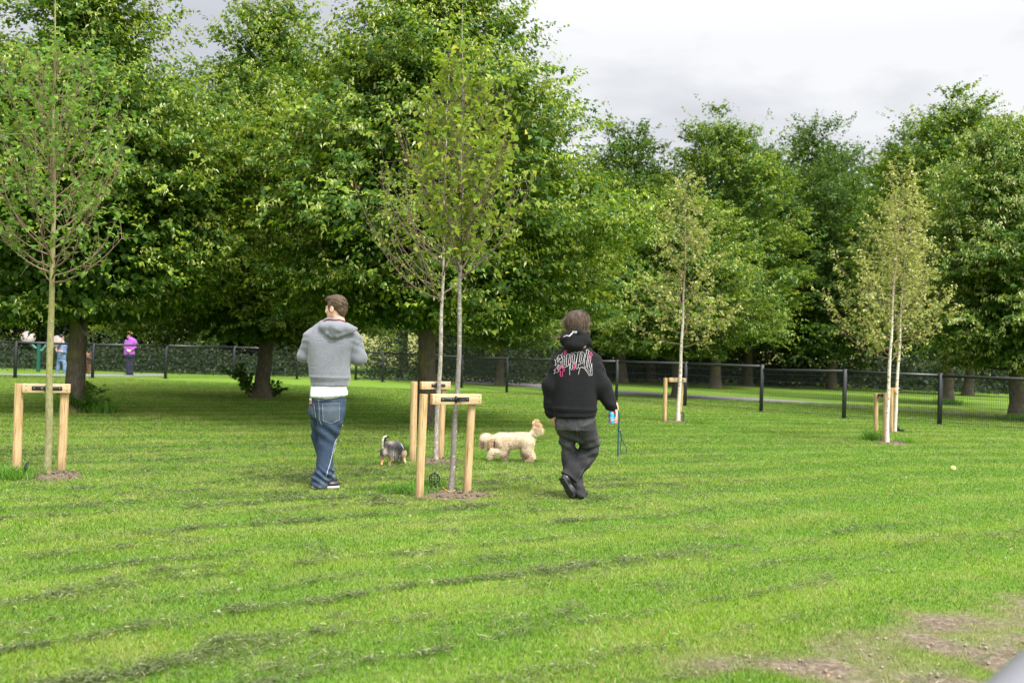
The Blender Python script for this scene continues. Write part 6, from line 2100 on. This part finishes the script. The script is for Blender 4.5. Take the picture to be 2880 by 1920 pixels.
def col_gsd(V):
    x, z = to_px(V); x = x / .18707; z = (z - 900) / .18707
    n = fbm(V[:, 0] * 12, V[:, 2] * 12, 3)[:, None]
    c = np.array([.16, .085, .045]) * (1 - n) + np.array([.30, .17, .09]) * n
    m = np.clip(np.exp(-(((x - 1350) / 30) ** 2 + ((z - 570) / 30) ** 2)) + np.exp(-((z - 640) / 35) ** 2) * (x < 1300), 0, 1)[:, None]
    return c * (1 - m) + np.array([.015, .012, .012]) * m


V, Q = animal(pr, .012, .03, gs, col_gsd)
fur('fur', V, Q, col_gsd, gs, 3000, .05, (0, .3, -.6), 9, .012)

# ------------------------------------------------------------------ smaller things
# play drums on a green post
GRN = plain('green_paint', (0.004, 0.085, 0.060), .35)
PALE = plain('pale_plastic', (0.24, 0.20, 0.185), .45)
dr = thing('play_drums', 'green post with bent arms carrying two pale round drums beyond the fence', 'play equipment', S2(575, 840))
mb = MB(); p0, p1 = S2(572, 840), S2(588, 350); mb.tube([p0, p1], .075, 20); mb.tube([p1, p1 + [0, 0, .03]], [.065, .03], 20)
autosmooth(mb.build('post', [GRN], dr))
mb = MB(); mb.tube([p0, p0 + [0, 0, .05]], .20, 20); autosmooth(mb.build('base_plate', [plain('grey_plate', (.35, .36, .38), .5)], dr))
for a, b, c in ((S2(570, 420), S2(535, 415), S2(440, 335)), (S2(600, 455), S2(635, 455), S2(700, 370))):
    mb = MB(); mb.tube([a, b, c], .045, 10); autosmooth(mb.build('arm', [plain('light_green_paint', (0.10, 0.24, 0.22), .4)], dr))
for c, yaw in ((S2(425, 258, -.1), .4), (S2(835, 322, -.1), -.2)):
    R = np.array(Matrix.Rotation(math.radians(62), 3, 'X') @ Matrix.Rotation(yaw, 3, 'Y'))
    mb = MB(); mb.lathe([(.0, .10), (.12, .095), (.21, .07), (.26, .02), (.27, -.03), (.25, -.05), (.0, -.05)], 28, c, R)
    autosmooth(mb.build('drum', [PALE], dr))
mb = MB(); mb.tube([S2(700, 370), S2(780, 380, -.05), S2(835, 345, -.05)], .04, 8); autosmooth(mb.build('arm', [GRN], dr))
mb = MB(); mb.tube([S2(440, 335), S2(428, 290, -.05)], .04, 8); autosmooth(mb.build('arm', [GRN], dr))

# tennis ball
t = NT('tennis_felt')
n = t.noise(90, 4, .7, t.obj())
t.pbr(t.ramp(n, [(.3, (.50, .60, .08)), (.7, (.68, .76, .20))]), .95, 0, t.bump(n, .5, .002), .1, .3)
g = G(2681, 1324)
ball = thing('tennis_ball', 'yellow green tennis ball lying on the lawn at the right', 'ball', g)
mb = MB(); a = np.linspace(-PI / 2, PI / 2, 17); mb.lathe([(max(.0003, .0345 * math.cos(q)), .0365 + .0345 * math.sin(q)) for q in a], 28)
autosmooth(mb.build('felt', [t.m], ball, off=(0, 0, 0)))
s = np.linspace(0, 2 * PI, 60)
c3 = np.stack([.75 * np.cos(s) + .25 * np.cos(3 * s), .75 * np.sin(s) - .25 * np.sin(3 * s), .86 * np.sin(2 * s)], 1)
c3 = c3 / np.linalg.norm(c3, axis=1)[:, None] * .0345 + [0, 0, .0365]
mb = MB(); mb.tube(c3, .0011, 6, caps=False); mb.build('seam', [WHITE], ball, off=(0, 0, 0))

# watering pipe ends with hinged lattice lids
CAPM = plain('black_plastic', (0.010, 0.010, 0.011), .38)


def water_cap(px, py, r, yaw, label, openang=80):
    g = G(px, py)
    t = thing('watering_cap', label, 'watering cap', g, 'black watering pipe caps by the young trees', yaw)
    mb = MB(); mb.lathe([(.0, -.02), (r * .95, -.02), (r * .95, .03), (r * 1.12, .032), (r * 1.12, .045), (r * .85, .045), (r * .82, -.01), (.0, -.01)], 24)
    autosmooth(mb.build('collar', [CAPM], t, off=(0, 0, 0))).modifiers.new('e', 'EDGE_SPLIT')
    mb = MB()
    a = np.linspace(0, 2 * PI, 29)
    mb.tube(np.stack([r * 1.02 * np.cos(a), r * 1.02 * np.sin(a), 0 * a], 1), r * .13, 8, caps=False)
    for k in (-.55, 0, .55):
        h = math.sqrt(1 - k * k) * r
        mb.box((k * r, 0, 0), (r * .13, 2 * h, r * .12)); mb.box((0, k * r, .0015), (2 * h, r * .13, r * .12))
    mb.box((0, r * 1.22, 0), (r * .28, r * .4, r * .15))
    o = mb.build('lattice_lid', [CAPM], t, off=(0, 0, 0))
    o.location = (0, r * 1.02 - .02 * 0, .05); 
    o.rotation_euler = (math.radians(openang), 0, 0)
    o.location = (0, r * .95 - math.cos(math.radians(openang)) * 0, .05 + math.sin(math.radians(openang)) * r * 1.05)
    return t


water_cap(1222, 1376, .048, .15, 'open black lattice cap on the ground between the nearest stakes', 82)
water_cap(56, 1344, .048, -.9, 'open black lattice cap beside the left post of the left stake frame', 68)
water_cap(1922, 1187, .075, .5, 'open black cap just right of the lone birch trunk', 75)
water_cap(2531, 1213, .085, .9, 'dark cap just right of the farther birch of the pair', 55)

# yellow twine round the foot of the front sapling
g = P(1267, 1378, G(1266, 1388).y)
mb = MB(); a = np.linspace(0, 2 * PI, 24)
mb.tube([[g.x + .044 * math.cos(q), g.y + .044 * math.sin(q), g.z + .006 * math.sin(q * 2 + 1)] for q in a], .003, 6, caps=False)
mb.tube([[g.x - .040, g.y - .02, g.z], [g.x - .06, g.y - .025, g.z + .02], [g.x - .075, g.y - .03, g.z + .035]], .003, 6)
tag(mb.build('yellow_twine', [plain('yellow_plastic', (.62, .42, .03), .5)]), 'yellow twine tied round the foot of the front grey sapling', 'twine')

# grey handrail crossing the near right corner, close to the camera
RAILM = plain('grey_rail_paint', (0.135, 0.135, 0.155), .35, 0, .06, 4)
pA = P(2822, 1886, 1.45); dr_ = Vector((2310, 2800, 0)).normalized(); dr_ = Vector((math.sin(math.radians(39.5)), math.cos(math.radians(39.5)), 0))
hr = thing('handrail', 'smooth grey handrail out of focus across the near right corner', 'handrail', (pA.x, pA.y, 0))
zc = pA.z - .030
c0 = Vector((pA.x, pA.y, zc)) + Vector((math.cos(math.radians(39.5)), -math.sin(math.radians(39.5)), 0)) * .040
mb = MB()
mb.tube([c0 - dr_ * .55, c0 - dr_ * .2, c0, c0 + dr_ * .5, c0 + dr_ * 1.6], .055, 24)
autosmooth(mb.build('rail', [RAILM], hr))
for k in (-.45, 1.5):
    mb = MB(); q = c0 + dr_ * k; mb.tube([[q.x, q.y, -.02], [q.x, q.y, zc]], .035, 16); autosmooth(mb.build('post', [RAILM], hr))


# fallen leaves, daisies and scraps on the grass
def litter():
    r = np.random.default_rng(77)
    n = 520
    y = 3.8 + 20 * r.random(n) ** 1.1; x = (r.random(n) - .5) * 1.1 * y
    p = np.stack([x, y, np.full(n, .022)], 1)
    a = r.normal(0, 1, (n, 3)) * [1, 1, .25]; nn = r.normal(0, .35, (n, 3)) + [0, 0, 1]
    L = r.uniform(.012, .030, n) * np.where(r.random(n) < .06, 1.7, 1)
    pal = np.array([[.36, .42, .22], [.42, .25, .10], [.30, .14, .06], [.46, .46, .34], [.24, .32, .14], [.45, .36, .16]])
    col = pal[r.integers(0, len(pal), n)]
    V, Q = leaf_quads(p, a, nn, L, L * .6, .5, .1)
    o = link('fallen_leaves', np_mesh('fallen_leaves', V, Q, [GRASS], col=np.repeat(col, 4, 0)))
    tag(o, 'pale and brown fallen leaves scattered over the lawn', 'fallen leaves', kind='stuff')
    # small stones on the bare corner
    mb = MB(); k = 0
    while k < 90:
        x, y = r.uniform(.9, 3.2), r.uniform(3.3, 5.0)
        if bare(np.array([x]), np.array([y]))[0] < .4: continue
        k += 1
        s = r.uniform(.004, .013) * (1.7 if r.random() < .08 else 1)
        v = np.array([[1, 0, 0], [-1, 0, 0], [0, 1, 0], [0, -1, 0], [0, 0, .7], [0, 0, -.6]]) * s * r.uniform(.6, 1.3, (6, 1)) + [x, y, -.006 + s * .4]
        mb.add(v, [[0, 2, 4], [2, 1, 4], [1, 3, 4], [3, 0, 4], [2, 0, 5], [1, 2, 5], [3, 1, 5], [0, 3, 5]])
    tag(mb.build('stones', [plain('pale_stone', (.24, .19, .15), .9, 0, .35, 25)]), 'small pale stones on the bare earth in the near right corner', 'stones', kind='stuff')


if 'GRASS' in globals(): litter()
